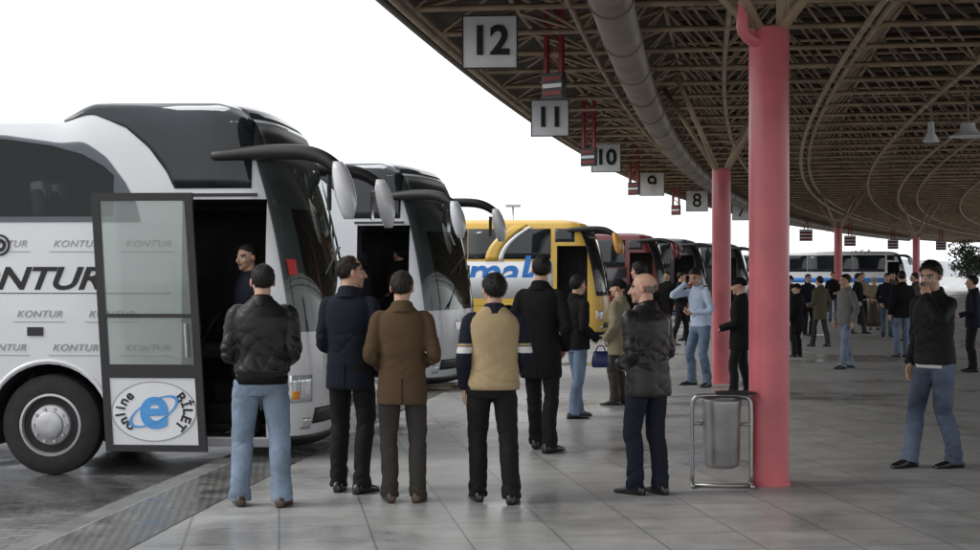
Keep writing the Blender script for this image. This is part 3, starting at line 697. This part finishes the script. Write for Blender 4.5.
def person(label,X,Y,face=0,H=1.75,look=0,nod=0,lean=0,feet=((-.11,0,8),(.11,0,-8)),L=None,R=None,top=None,trousers=blackt,shoe=shoeb,hair=('short',hairb),skin=SK,q=1,build=1.0,drop=0,z=0,group=None,skirt=None,twist=0,stubble=.35,hipx=0):
    PCOUNT[0]+=1; seed=PCOUNT[0]
    vox={0:(.0048,.0080),1:(.0065,.011),2:(.009,.014)}[q]
    L=L or hang(-1); R=R or hang(1); top=top or {}
    piv=V((0,0,.95)); Tm=Matrix.Translation(piv)@Matrix.Rotation(R_(twist),4,'Z')@Matrix.Rotation(-R_(lean),4,'X')@Matrix.Translation(-piv)
    def T(p): return Tm@V(p)
    hz=.925-drop
    bm=B()
    loft(bm,[[T(p) for p in sring((0,cy,zc),rx*build,ry*build)] for zc,rx,ry,cy in ((.82,.10,.075,0),(.95,.120,.080,0),(1.08,.115,.078,0),(1.25,.132,.082,0),(1.35,.134,.072,-.005),(1.41,.100,.058,-.01),(1.47,.056,.055,-.01))])
    Hc=T((0,.018,1.632)); HM=Matrix.Translation(Hc)@Matrix.Rotation(R_(twist),4,'Z')@Matrix.Rotation(R_(look),4,'Z')@Matrix.Rotation(-R_(nod+lean*.3),4,'X')@Matrix.Scale(1.05,4)
    tube(bm,[T((0,-.012,1.41)),T((0,-.005,1.49)),HM@V((0,-.015,-.05))],[.064,.060,.057],14,True)
    ell(bm,(0,-.014,.028),(.075,.094,.086),HM); ell(bm,(0,.028,-.03),(.060,.068,.082),HM); ell(bm,(0,.045,-.07),(.046,.045,.036),HM)
    ell(bm,(0,.074,-.092),(.022,.018,.018),HM,12,8)
    tube(bm,[HM@V((0,.086,.014)),HM@V((0,.104,-.014)),HM@V((0,.112,-.030))],[.009,.012,.0145],10,True)
    ell(bm,(0,.072,.022),(.054,.020,.011),HM,12,8); ell(bm,(0,.088,-.058),(.024,.011,.010),HM,12,8)
    for s in (-1,1):
        ell(bm,(s*.079,-.008,-.008),(.010,.020,.032),HM,10,8); ell(bm,(s*.04,.062,-.028),(.022,.022,.022),HM,10,8)
    jo={}
    for s,h_,rt in ((-1,L,False),(1,R,True)):
        sh=T((s*.172*build,-.005,1.392)); c=T(h_['w']); pole=Tm.to_3x3()@V(h_['pole'])
        e,c=ik(sh,c,.285,.258,pole); jo[s]=(sh,e,c)
        tube(bm,[T((s*.12,0,1.39)),sh,sh.lerp(e,.5),e,e.lerp(c,.4),c],[.040,.040,.036,.031,.031,.024],10,True)
        hand(bm,c,Tm.to_3x3()@V(h_['d']),Tm.to_3x3()@V(h_['n']),rt,h_.get('curl',.3))
    leg={}
    for s,f in ((-1,feet[0]),(1,feet[1])):
        hp=V((s*.088*build+hipx,0,hz)); yaw=R_(f[2]); fl=f[3] if len(f)>3 else 0
        an=V((f[0],f[1],.085+fl)); kn,an=ik(hp,an,.435,.412,V((-math.sin(yaw)*.6+s*.08,1,0))); leg[s]=(hp,kn,an,yaw,f[0],f[1],fl)
        fd=V((-math.sin(yaw),math.cos(yaw),0))
        tube(bm,[V((s*.06+hipx,0,hz+.02)),hp,hp.lerp(kn,.5),kn-fd*.003,kn.lerp(an,.35)-fd*.012,an],[.062,.064,.054,.041,.040,.030],12,True)
        tube(bm,[an+V((0,0,-.035))-fd*.03,an+V((0,0,-.042))+fd*.06,an+V((0,0,-.055))+fd*.13],[.030,.028,.02],10,True)
    me=remesh(bm,vox[0],2,.4)
    inv_=HM.inverted(); ca=me.color_attributes.new('Col','FLOAT_COLOR','POINT')
    cols=[]
    zmin=Hc.z-.16
    for v in me.vertices:
        c=list(skin)
        if v.co.z>zmin:
            p=inv_@v.co; ax=abs(p.x)
            if p.y>.03:
                if p.z<-.035 and stubble and p.y<.104:
                    k=stubble*ss(-.03,-.05,p.z); c=[c[0]*(1-.45*k),c[1]*(1-.38*k),c[2]*(1-.28*k)]
                if p.y>.055 and ax<.026 and -.068<p.z<-.049: c=[.36,.15,.13]
                if p.y>.055 and ax<.022 and -.060<p.z<-.0565: c=[.12,.05,.045]
                if p.y>.05 and .013<ax<.056 and .017<p.z<.030: c=[.035,.025,.02]
                if p.y>.05 and .016<ax<.049 and -.006<p.z<.011:
                    c=[.18,.10,.075]
                    if .018<ax<.046 and -.003<p.z<.007: c=[.55,.53,.5]
                    if .027<ax<.038 and -.004<p.z<.008: c=[.02,.014,.012]
                if p.y>.1 and p.z<-.025: c=[c[0]*1.02,c[1]*.88,c[2]*.85]
            if ax>.07: c=[c[0]*1.05,c[1]*.9,c[2]*.88]
        nn=1+.12*noise.noise(v.co*18); cols.extend((c[0]*nn,c[1]*nn,c[2]*nn,1))
    ca.data.foreach_set('color',cols)
    root=link('person',me,SKIN); tag(root,label,'person',group); root.location=(X,Y,z); root.rotation_euler=(0,0,R_(face)); s_=H/1.75; root.scale=(s_,s_,s_)
    bm=B()
    wr=top.get('leg',1.0)
    if not skirt:
        loft(bm,[sring((hipx,-.005,zc),rx*build,ry*build) for zc,rx,ry in ((hz-.12,.128,.095),(hz-.06,.155,.115),(hz+.02,.162,.122),(hz+.11,.155,.112),(hz+.14,.15,.105))])
        for s in (-1,1):
            hp,kn,an,yaw,_,_,fl=leg[s]; fd=V((-math.sin(yaw),math.cos(yaw),0))
            pts=[hp+V((s*-.005,0,-.02)),hp.lerp(kn,.45),kn+V((0,.002,0)),kn.lerp(an,.35)-fd*.014,kn.lerp(an,.75)-fd*.008,an+V((0,0,-.045))+fd*.008]
            tube(bm,catmull(pts,4),lin([r*build*wr for r in (.093,.084,.069,.068,.064,.070)],4),16)
        me=remesh(bm,vox[1],5); wrinkle(me,.0066,seed,((.48,.10,.8),(.12,.10,1.1),(.82,.07,.7)))
        link('trousers',me,trousers,root)
    else:
        hem,sm=skirt; bm.free(); bm=B(); n=40
        def rr(zc,r): return [V((r*(1+.05*math.sin(i/n*2*PI*7+zc*3))*math.cos(2*PI*i/n),r*.82*(1+.05*math.sin(i/n*2*PI*7+zc*3))*math.sin(2*PI*i/n),zc)) for i in range(n)]
        loft(bm,[rr(hem,.235),rr(hem+.2,.225),rr(.75,.205),rr(.95,.185),rr(1.08,.165)]); fin('skirt',bm,sm,root,True)
    for s in (-1,1):
        hp,kn,an,yaw,fx_,fy_,fl=leg[s]; bm=B(); rings=[]; c0,s0=math.cos(yaw),math.sin(yaw)
        for y,hw,ht in ((-.088,.018,.045),(-.078,.033,.075),(-.03,.038,.092),(.03,.041,.085),(.09,.047,.062),(.14,.049,.047),(.18,.040,.037),(.207,.018,.022)):
            r=[]
            for k in range(14):
                a=2*PI*k/14; xx=hw*math.copysign(abs(math.cos(a))**.7,math.cos(a)); z_=max(.0,ht*.5+ht*.5*math.sin(a)*1.02)
                if z_<.012: z_=0 if -.09<y<.12 else .004
                r.append(V((an.x+xx*c0-y*s0,an.y+xx*s0+y*c0,z_+an.z-.085)))
            rings.append(r)
        loft(bm,rings); fin('shoe',bm,shoe,root,True)
    hem=top.get('hem',.80); m=top.get('mat',blackw); g=top.get('grow',0); fl=top.get('flare',0); cuff=top.get('cuff',0)
    def torso(bm,g,hem,cuff=cuff):
        rs=[(hem,.172+fl,.126+fl*.8,0),(hem+.03,.175+fl,.128+fl*.8,0)]
        if cuff: rs=[(hem,.156,.114,0),(hem+.05,.160,.118,0),(hem+.085,.174,.132,0)]
        for zc,rx,ry,cy in ((.95,.170+fl*.5,.124+fl*.4,0),(1.08,.161,.116,0),(1.20,.170,.122,.0),(1.30,.180,.124,-.004),(1.37,.178,.112,-.01),(1.42,.158,.094,-.012),(1.455,.115,.078,-.012),(1.485,.080,.070,-.010),(1.505,.070,.066,-.008)):
            if zc>rs[-1][0]+.03: rs.append((zc,rx,ry,cy))
        loft(bm,[[T(p) if p.z>.95 else p for p in sring((0,cy,zc),(rx+g*.8)*build,(ry+g)*build)] for zc,rx,ry,cy in rs])
    def sleeves(bm,g,short=False):
        for s in (-1,1):
            sh,e,c=jo[s]; a=T((s*.120*build,-.005,1.40)); cut=c.lerp(e,-.02)
            pts=[a,sh,sh.lerp(e,.5),e,e.lerp(c,.5),cut]
            tube(bm,catmull(pts,4),lin([(r+g*.7)*(.5+.5*build) for r in (.050,.058,.057,.052,.047,.041)],4),14,False)
    bm=B()
    if not top.get('vest'):
        torso(bm,g,hem); sleeves(bm,g); me=remesh(bm,vox[1],6)
        ez=[(jo[s][1].z,.09,.6) for s in (-1,1)]
        wrinkle(me,top.get('wr',.0052),seed+.5,[(1.08,.13,.35),(hem+.10,.07,.3)]+ez,top.get('f',1.0))
        ja=link(top.get('name','jacket'),me,m,root)
        if cuff:
            bm=B(); loft(bm,[sring((0,0,zc),(rx+g*.8)*build,(ry+g)*build) for zc,rx,ry in ((hem-.012,.152,.110),(hem-.01,.160,.118),(hem+.045,.163,.121),(hem+.05,.156,.114))]); fin('waistband',bm,ribk,root,True)
        for s in (-1,1):
            sh,e,c=jo[s]; d_=(c-e).normalized(); bm=B(); r0=(.041+g*.7)*(.5+.5*build)+.003
            tube(bm,[c-d_*.035,c-d_*.005,c+d_*.012],[r0*1.02,r0,r0*.97],14); fin('cuff',bm,ribk if cuff else m,root,True)
        if top.get('undershirt'):
            bm=B(); loft(bm,[sring((0,0,zc),rx*build,ry*build) for zc,rx,ry in ((hem-.030,.168,.124),(hem,.168,.124),(hem+.1,.15,.11))]); fin('shirt_hem',bm,top['undershirt'],root,True)
        if top.get('vent'):
            bm=B(); tube(bm,[(0,-(.126+fl*.8+g)*build-.002,hem+.0),(0,-(.124+fl*.5+g)*build-.002,hem+.20)],.004,6); fin('back_vent',bm,blackt,root,True)
        if top.get('badges'):
            for zc,bmat in ((1.315,redl),(1.28,whitec)):
                bm=B(); box(bm,-.125,-.085,.09,.136,zc-.013,zc+.013,Tm,bev=.003); fin('chest_badge',bm,bmat,root)
    else:
        torso(bm,g+.006,hem); me=remesh(bm,vox[1],6); wrinkle(me,.006,seed,((hem+.05,.08,.6),(1.1,.1,.4))); ja=link('knit_vest',me,m,root)
        bm=B(); loft(bm,[sring((0,0,zc),(rx+g)*build,(ry+g)*build) for zc,rx,ry in ((hem-.01,.165,.118),(hem-.008,.178,.131),(hem+.045,.179,.132),(hem+.05,.17,.125))]); fin('waistband',bm,m,root,True)
        bm=B(); torso(bm,g-.012,1.0); sleeves(bm,g-.002); me=remesh(bm,vox[1],5); wrinkle(me,.006,seed)
        ca=me.color_attributes.new('Col','FLOAT_COLOR','POINT'); cols=[]
        for v in me.vertices:
            zc=v.co.z; c=(.012,.014,.026)
            if abs(v.co.x)>.17 and (1.155<zc<1.20): c=(.66,.66,.64)
            elif abs(v.co.x)>.17 and (1.205<zc<1.225): c=(.4,.3,.17)
            cols.extend((*c,1))
        ca.data.foreach_set('color',cols); link('shirt',me,PAINTED,root)
    if top.get('collar',True):
        bm=B(); n=28; cr=[]
        for zc,k,dy in ((1.475,1.0,0),(1.525,.98,-.004),(1.538,1.0,-.004),(1.525,1.1,-.006),(1.455,1.36,-.008)):
            cr.append([T((.074*k*math.cos(2*PI*i/n)*(1+.02),-.010+dy+.072*k*math.sin(2*PI*i/n),zc-.022*(1+math.sin(2*PI*i/n))*.9)) for i in range(n)])
        loft(bm,cr,False); fin('collar',bm,top.get('cmat',m),root,True)
    st,hm=hair
    if st!='none':
        bm=B(); gr={'short':.008,'crop':.004,'sides':.002,'long':.02,'cap':.012,'scarf':.022,'full':.013}[st]
        bmesh.ops.create_uvsphere(bm,u_segments=56,v_segments=40,radius=1,matrix=Matrix.Translation((0,-.014,.028))@Matrix.Diagonal((.075+gr,.094+gr,.086+gr,1)))
        dele=[]
        for v in bm.verts:
            p=v.co
            zl=interp([(-.2,-.068),(-.075,-.062),(-.04,-.040),(-.018,-.004),(.012,-.004),(.016,.035),(.05,.055),(.075,.075),(.2,.09)])(p.y)
            if st=='cap': zl=.022 if p.y>-.05 else -.01
            if st=='scarf': zl=interp([(-.2,-.12),(.0,-.12),(.05,-.02),(.07,.05),(.2,.07)])(p.y)
            if st=='long': zl=interp([(-.2,-.12),(.0,-.10),(.02,.03),(.06,.06),(.2,.08)])(p.y)
            ok=p.z>zl+.012*noise.noise(p*70)
            if st=='sides' and (p.z>.022+.015*noise.noise(p*50) or p.y>.012): ok=False
            if st=='crop' and p.z>.07 and p.y>.02: ok=False
            if not ok: dele.append(v)
        bmesh.ops.delete(bm,geom=dele,context='VERTS')
        for v in bm.verts:
            d_=v.co.normalized()
            v.co+=d_*(.006*noise.noise(v.co*38+V((seed,0,0)))+.003*noise.noise(V((v.co.x*130,v.co.y*130,v.co.z*40))) if st not in('cap','scarf') else .003*noise.noise(v.co*20))
        roots=[v.co.copy() for v in bm.verts]
        bmesh.ops.recalc_face_normals(bm,faces=bm.faces); bmesh.ops.solidify(bm,geom=bm.faces[:],thickness=.010)
        if st not in('cap','scarf') and roots:
            rnd=random.Random(seed); crown=V((0,-.05,.11))
            for _ in range((1500 if q==0 else 500 if q==1 else 150)//(4 if st=='sides' else 1)):
                p=rnd.choice(roots)+V((rnd.uniform(-1,1),rnd.uniform(-1,1),rnd.uniform(-1,1)))*.004
                nn=(p-V((0,-.014,.02))).normalized(); t=(p-crown); t=t-nn*t.dot(nn)
                if t.length<1e-4: continue
                t=t.normalized(); sd_=nn.cross(t); t=(t+sd_*rnd.uniform(-.5,.5)+nn*rnd.uniform(.10,.45)).normalized()
                ln=rnd.uniform(.012,.026)*(1.4 if st=='full' else 1); w_=rnd.uniform(.0012,.0026)
                b0=p-nn*.002
                bm.faces.new([bm.verts.new(k) for k in (b0-sd_*w_,b0+sd_*w_,b0+t*ln*.6+sd_*w_*.7-nn*.001,b0+t*ln-nn*.003)])
        for v in bm.verts: v.co=HM@v.co
        fin('knit_cap' if st=='cap' else 'headscarf' if st=='scarf' else 'hair',bm,hm,root,True,recalc=False)
    return root,jo,HM,s_
P={}
P[1]=person('man seen from behind in a short black leather jacket and light blue jeans',gx(262,11.05),11.05,4,1.77,look=12,nod=5,lean=2,feet=((-.16,.0,12),(.15,-.06,-10)),L=front(-1,.15,.20,1.06),R=front(1,.15,.20,1.04),top=dict(hem=.90,mat=leather,grow=.013,cuff=1,name='leather_jacket',wr=.0074,leg=1.06),trousers=denim,shoe=shoebr,hair=('short',hairb),q=0,build=1.10,hipx=-.01)
P[2]=person('man in a dark navy blazer, head turned right, left of the brown jacket',gx(350,11.7),11.7,-14,1.84,look=-52,feet=((-.10,.03,12),(.10,-.03,-16)),L=front(-1,.12,.2,1.02),R=hang(1,.02,.06),top=dict(hem=.77,mat=navy,grow=.003,flare=.004,name='blazer',vent=1,wr=.0055),trousers=blackt,hair=('crop',hairbr),q=0,hipx=.012)
P[3]=person('man seen from behind in a brown tweed jacket and charcoal trousers',gx(402,11.2),11.2,3,1.72,look=-10,nod=3,feet=((-.09,.02,10),(.12,.02,-12)),L=front(-1,.17,.18,1.03),R=front(1,.17,.18,1.05),top=dict(hem=.75,mat=brown,grow=.004,flare=.006,name='tweed_jacket',vent=1,wr=.0048),trousers=greyt,shoe=shoebr,hair=('short',hairbr),q=0,build=1.04)
P[4]=person('man seen from behind in a beige knit vest over dark sleeves with white bands',gx(494,11.2),11.2,4,1.70,look=14,nod=6,feet=((-.12,.08,8),(.13,-.08,-14)),L=hang(-1,.02,.06),R=front(1,.18,.2,1.0),top=dict(hem=.88,mat=beige,grow=.010,vest=1,leg=1.04,cmat=navy),trousers=blackt,hair=('full',hairb),q=0,build=1.06,hipx=-.018)
P[5]=person('tall man in a long dark coat standing with his back turned, behind the vest man',gx(541,14.4),14.4,-18,1.87,look=18,feet=((-.09,.16,6),(.12,-.14,-22)),L=pocket(-1),R=pocket(1),top=dict(hem=.66,mat=blackw,grow=.006,flare=.010,name='long_coat',vent=1),trousers=blackt,hair=('short',hairb),q=0)
P[6]=person('bald older man in a black leather jacket and navy trousers near the litter bin',gx(648,11.6),11.6,38,1.71,look=32,feet=((-.09,.05,8),(.09,-.05,-10)),L=front(-1,.10,.2,1.04),R=front(1,.12,.22,1.05),top=dict(hem=.78,mat=leather2,grow=.012,name='leather_jacket',wr=.0074,flare=.002),trousers=navyt,hair=('sides',hairg),skin=(.54,.32,.23),q=0,build=1.06,lean=3,nod=3)
P[11]=person('man in a black jacket and faded jeans with a phone, at the right',gx(935,13.2),13.2,122,1.81,look=14,nod=12,feet=((-.11,-.12,-14),(.12,.18,-4)),R=hang(1,.015,.06,.0),L=dict(w=(-.10,.20,1.46),pole=(-1,-.1,-1),d=(.22,-.22,1),n=(.9,-.35,0),curl=.5),drop=.012,lean=3,top=dict(hem=.88,mat=blackj,grow=.008,flare=.002,name='jacket',wr=.0066,leg=1.06,undershirt=whitec,badges=1),trousers=denim3,hair=('full',hairb),q=0,build=1.03)
P[7]=person('man in a black jacket and blue jeans with a blue bag, beside the yellow coach',gx(577,17.7),17.7,-60,1.68,look=10,feet=((-.11,.10,8),(.11,-.12,-8)),R=front(1,.2,.15,.98),top=dict(hem=.84,mat=blackw,grow=.010,name='jacket'),trousers=denim2,hair=('short',hairb),q=1)
P[8]=person('man in a khaki coat and dark cap, half hidden behind the bald man',gx(619,19.4),19.4,60,1.62,feet=((-.09,.03,8),(.09,-.03,-8)),L=pocket(-1),R=pocket(1),top=dict(hem=.70,mat=khaki,grow=.012,flare=.015,name='coat'),trousers=greyt,hair=('cap',blackk),q=1)
P[12]=person('tall dark-haired man in a black jacket standing directly behind the bald man',gx(639,20.6),20.6,20,1.86,look=20,L=pocket(-1),R=pocket(1),top=dict(hem=.78,mat=blackw,grow=.012,name='jacket'),trousers=navyt,hair=('full',hairb),q=1)
P[9]=person('man in a light blue shirt and jeans bending his head to a phone',gx(701,22.6),22.6,128,1.78,look=10,nod=22,lean=9,feet=((-.18,.05,14),(.24,-.05,-20)),L=dict(w=(-.12,.26,1.12),pole=(-1,-.5,-.6),d=(.6,.6,.1),n=(0,-.5,.6),curl=.5),R=phone(1),drop=.02,top=dict(hem=.88,mat=shirtb,grow=-.004,name='shirt',leg=1.04,wr=.0045),trousers=denim2,hair=('short',hairb),q=1)
P[10]=person('person in a black coat and black knit cap standing against the nearest column',gx(740,20.2),20.2,70,1.64,look=0,nod=8,feet=((-.10,.08,8),(.10,-.10,-8)),L=front(-1),R=front(1),top=dict(hem=.72,mat=blackw,grow=.014,flare=.010,name='coat'),trousers=blackt,hair=('cap',blackk),q=1)
def inbus(loc,rz,x,y):
    a=R_(rz); return (loc[0]+x*math.cos(a)-y*math.sin(a),loc[1]+x*math.sin(a)+y*math.cos(a))
xy=inbus(AL,-4,-.73,-1.02)
P[13]=person('man in dark clothes standing in the open doorway of the nearest coach',xy[0],xy[1],125,1.78,z=LZ+.37,look=15,nod=5,L=front(-1,.10,.17,1.05),R=front(1,.10,.17,1.03),top=dict(hem=.78,mat=navy,name='jacket'),trousers=blackt,hair=('short',hairb),q=1)
xy=inbus(BL,-13,-.95,-.25)
P[14]=person('man in a dark jacket standing in the doorway of the second coach',xy[0],xy[1],40,1.66,z=LZ+.61,look=10,L=front(-1),R=front(1),top=dict(hem=.80,mat=blackw,name='jacket'),trousers=blackt,hair=('short',hairb),q=1)
far=[
 ('person in a long black coat standing right of the nearest column, far off',797,357,1.48,40,blackw,blackt,('cap',blackk),.60),
 ('man in an olive coat standing beyond the jeans walker',820,347,1.62,30,olive,greyt,('short',hairb),.68),
 ('man in a grey jacket and pale jeans walking left in the middle distance',846,369,1.68,115,greyj,denim,('short',hairb),.82),
 ('man in a black jacket and blue jeans seen from behind, left of the phone man',902,357,1.74,10,blackw,denim2,('short',hairb),.80),
 ('man in a dark jacket at the right edge behind the phone man',973,372,1.66,80,navy,blackt,('short',hairb),.80),
 ('man in a dark jacket far off just left of the olive coat man',808,336,1.66,200,navy,blackt,('short',hairb),.80),
 ('man in a maroon jacket far off beside the second column',690,341,1.66,90,maroon,blackt,('short',hairb),.82),
 ('man in a black coat far off by the dark red coach',667,338,1.72,150,blackw,blackt,('short',hairb),.70),
 ('man in dark clothes far off right of the headscarf woman',887,337,1.68,170,navy,denim3,('short',hairb),.80),
 ('man in a tan jacket far off by the distant white coach',862,325,1.70,190,tanc,blackt,('short',hairb),.80),
 ('man in a grey coat far off between the two column shafts',757,341,1.74,210,greyj,blackt,('short',hairb),.72),
 ('man in a black jacket far off behind the slim red column',833,322,1.72,170,blackw,denim3,('short',hairb),.80),
 ('man in a dusky brown coat far off just right of the black jacket man',915,341,1.70,60,duskc,blackt,('short',hairbr),.70),
 ('man in a black coat far off between the jeans walker and the headscarf woman',858,334,1.68,230,blackw,greyt,('short',hairb),.72),
 ('person in a black hat and dark jacket far off right of the near column',790,338,1.62,100,navy,blackt,('cap',blackk),.78),
 ('man in an olive jacket far off at right between two dark jackets',893,326,1.72,140,olive,blackt,('short',hairb),.80),
 ('man in a black jacket near the dark coaches, left of the second column',681,346,1.72,250,blackw,blackt,('short',hairb),.80),
]
for lab,px,fy,Hh,fc,tm,tr,hr,hem in far:
    Y=CH*F/(fy-HY); st=random.choice((((-.1,.16,5),(.1,-.18,-5)),((-.1,0,8),(.1,0,-8))))
    person(lab,gx(px,Y),Y,fc,Hh,look=random.uniform(-20,20),nod=random.uniform(0,10),feet=st,L=random.choice((hang(-1),pocket(-1),front(-1))),R=random.choice((hang(1),pocket(1))),top=dict(hem=hem,mat=tm,grow=.01,name='jacket'),trousers=tr,hair=hr,q=2)
Y=CH*F/(330-HY)
person('woman in a pale headscarf, tan coat and long dark skirt far off under the canopy',gx(874,Y),Y,170,1.55,L=front(-1),R=front(1),top=dict(hem=.62,mat=tanc,grow=.012,flare=.02,name='coat',collar=False),skirt=(.12,duskc),hair=('scarf',scarfm),q=2,stubble=0)
def held_phone(label,pp,side):
    root,jo,HM,s=pp; c=jo[side][2]
    o=tag(empty('mobile_phone'),label,'phone'); 
    bpy.context.view_layer.update()
    M=Matrix.Translation(root.location)@root.rotation_euler.to_matrix().to_4x4()@Matrix.Scale(s,4)
    o.matrix_world=M@Matrix.Translation(c+V((-side*.035,-.01,.075)))@Matrix.Rotation(-.2,4,'X')
    bm=B(); box(bm,-.008,.008,-.024,.024,-.055,.055,bev=.004); fin('phone_body',bm,blackp,o)
    bm=B(); box(bm,-.0105,-.0082,-.02,.02,-.01,.045); fin('phone_screen',bm,glassd,o)
held_phone('small dark phone held to the face of the man at the right',P[11],-1)
held_phone('small dark phone held by the man in the light blue shirt',P[9],1)
root,jo,HM,s=P[7]; M=Matrix.Translation(root.location)@root.rotation_euler.to_matrix().to_4x4()@Matrix.Scale(s,4)
c=M@jo[1][2]
o=tag(empty('carrier_bag',c+V((.05,-.02,-.09))),'blue plastic carrier bag held by the man in blue jeans beside the yellow coach','bag')
bm=B(); loft(bm,[sring((0,0,z_),rx,ry,n=24,e=.7) for z_,rx,ry in ((-.25,.09,.04),(-.235,.105,.05),(-.17,.105,.052),(-.1,.092,.04),(-.06,.08,.02))]); fin('bag_body',bm,bluebag,o,True)
bm=B(); tube(bm,catmull([(-.06,0,-.07),(-.03,0,-.005),(.03,0,-.005),(.06,0,-.07)],4),.008,6); fin('bag_handle',bm,bluebag,o,True)
# ------------------------------------------------------------------ background
bark=mat('tree_bark',(.06,.045,.035),.9,var=.3,vs=10,bump=.4,bs=30)
leafm=mat('dark_green_leaves',(.05,.065,.04),.7,var=.5,vs=2)
def tree(label,X,Y,h,r):
    t=tag(empty('tree',(X,Y,LZ)),label,'tree')
    bm=B(); tube(bm,[(0,0,0),(.1,0,h*.3),(0,.05,h*.6),(.05,0,h*.85)],[.22,.17,.11,.04],8)
    for k in range(7):
        a=k*2.4; tube(bm,[(0.05,0,h*(.3+.06*k)),(math.cos(a)*r*.5,math.sin(a)*r*.5,h*(.42+.06*k)),(math.cos(a)*r*.8,math.sin(a)*r*.8,h*(.5+.06*k))],[.08,.05,.02],6)
    fin('trunk',bm,bark,t,True)
    bm=B()
    cl=[(random.gauss(0,r*.42),random.gauss(0,r*.42),h*random.uniform(.38,.98),random.uniform(.3,.6)*r*.8) for _ in range(26)]
    for cx,cy,cz,cr in cl:
        for _ in range(70):
            d=V((random.gauss(0,1),random.gauss(0,1),random.gauss(0,1))).normalized()*cr*random.uniform(.5,1); p=V((cx,cy,cz))+d*V((1,1,.8)).length/1.6
            u=V((random.uniform(-1,1),random.uniform(-1,1),random.uniform(-1,1))).normalized(); w=u.cross(V((.3,.5,.8))).normalized(); s=random.uniform(.10,.22)
            bm.faces.new([bm.verts.new(q) for q in (p-u*s,p+w*s*.6,p+u*s,p-w*s*.6)])
    fin('crown',bm,leafm,t)
tree('dark green tree beyond the far end of the platform at the right edge',43.5,136,4.6,2.4)
tree('second smaller green tree left of the right-edge tree, beyond the platform',37,150,3.6,2.0)
bm=B(); pr=None
for i in range(61):
    x=-420+i*18; h=4+5*(noise.noise(V((i*.13,2,0)))+.5)+2*noise.noise(V((i*.5,7,0)))
    row=[bm.verts.new((x,700,LZ-1)),bm.verts.new((x,720,h*.8)),bm.verts.new((x,800,h)),bm.verts.new((x,900,LZ-1))]
    if pr:
        for k in range(3): bm.faces.new((pr[k],pr[k+1],row[k+1],row[k]))
    pr=row
tag(fin('hills',bm,mat('hazy_hill',(.33,.35,.37),.9,var=.15,vs=.02),None,True),kind='structure')
t=tag(empty('floodlight_mast',(gx(513,70),70,LZ)),'tall thin floodlight mast rising behind the yellow coach','lamp post')
bm=B(); tube(bm,[(0,0,0),(0,0,5.0)],[.07,.04],8); fin('mast',bm,steel,t,True)
bm=B(); box(bm,-.35,.35,-.08,.08,4.92,5.05,bev=.02); fin('lamp_head',bm,steel,t)
# ------------------------------------------------------------------ light, sky, camera
w=bpy.data.worlds.new('World'); scn.world=w; w.use_nodes=True; N=w.node_tree.nodes; Lk=w.node_tree.links
bg=N['Background']; sk=N.new('ShaderNodeTexSky'); sk.sky_type='NISHITA'; sk.sun_disc=False
sk.sun_elevation=R_(42); sk.sun_rotation=R_(-100); sk.dust_density=4; sk.air_density=1.2
hs=N.new('ShaderNodeHueSaturation'); hs.inputs['Saturation'].default_value=.12; Lk.new(sk.outputs[0],hs.inputs['Color'])
mx=N.new('ShaderNodeMix'); mx.data_type='RGBA'; mx.inputs[0].default_value=.75; Lk.new(hs.outputs[0],mx.inputs[6]); mx.inputs[7].default_value=(11.5,11.7,12.0,1)
Lk.new(mx.outputs[2],bg.inputs[0]); bg.inputs[1].default_value=.145
sl=bpy.data.lights.new('sun','SUN'); sl.energy=1.2; sl.angle=R_(20); sl.color=(1,.97,.93)
so=bpy.data.objects.new('sun',sl); COL.objects.link(so)
d=V((math.sin(R_(-100))*math.cos(R_(42)),math.cos(R_(-100))*math.cos(R_(42)),math.sin(R_(42))))
so.rotation_euler=d.to_track_quat('Z','Y').to_euler(); so.location=(-20,10,30)
cam=bpy.data.cameras.new('camera'); co=bpy.data.objects.new('camera',cam); COL.objects.link(co)
co.location=(0,0,CH); co.rotation_euler=(PI/2,0,0); cam.sensor_width=36; cam.lens=36*F/980; cam.shift_y=-3/980; cam.clip_end=3000; cam.clip_start=.1
scn.camera=co
scn.view_settings.view_transform='Standard'; scn.view_settings.look='None'; scn.view_settings.exposure=0
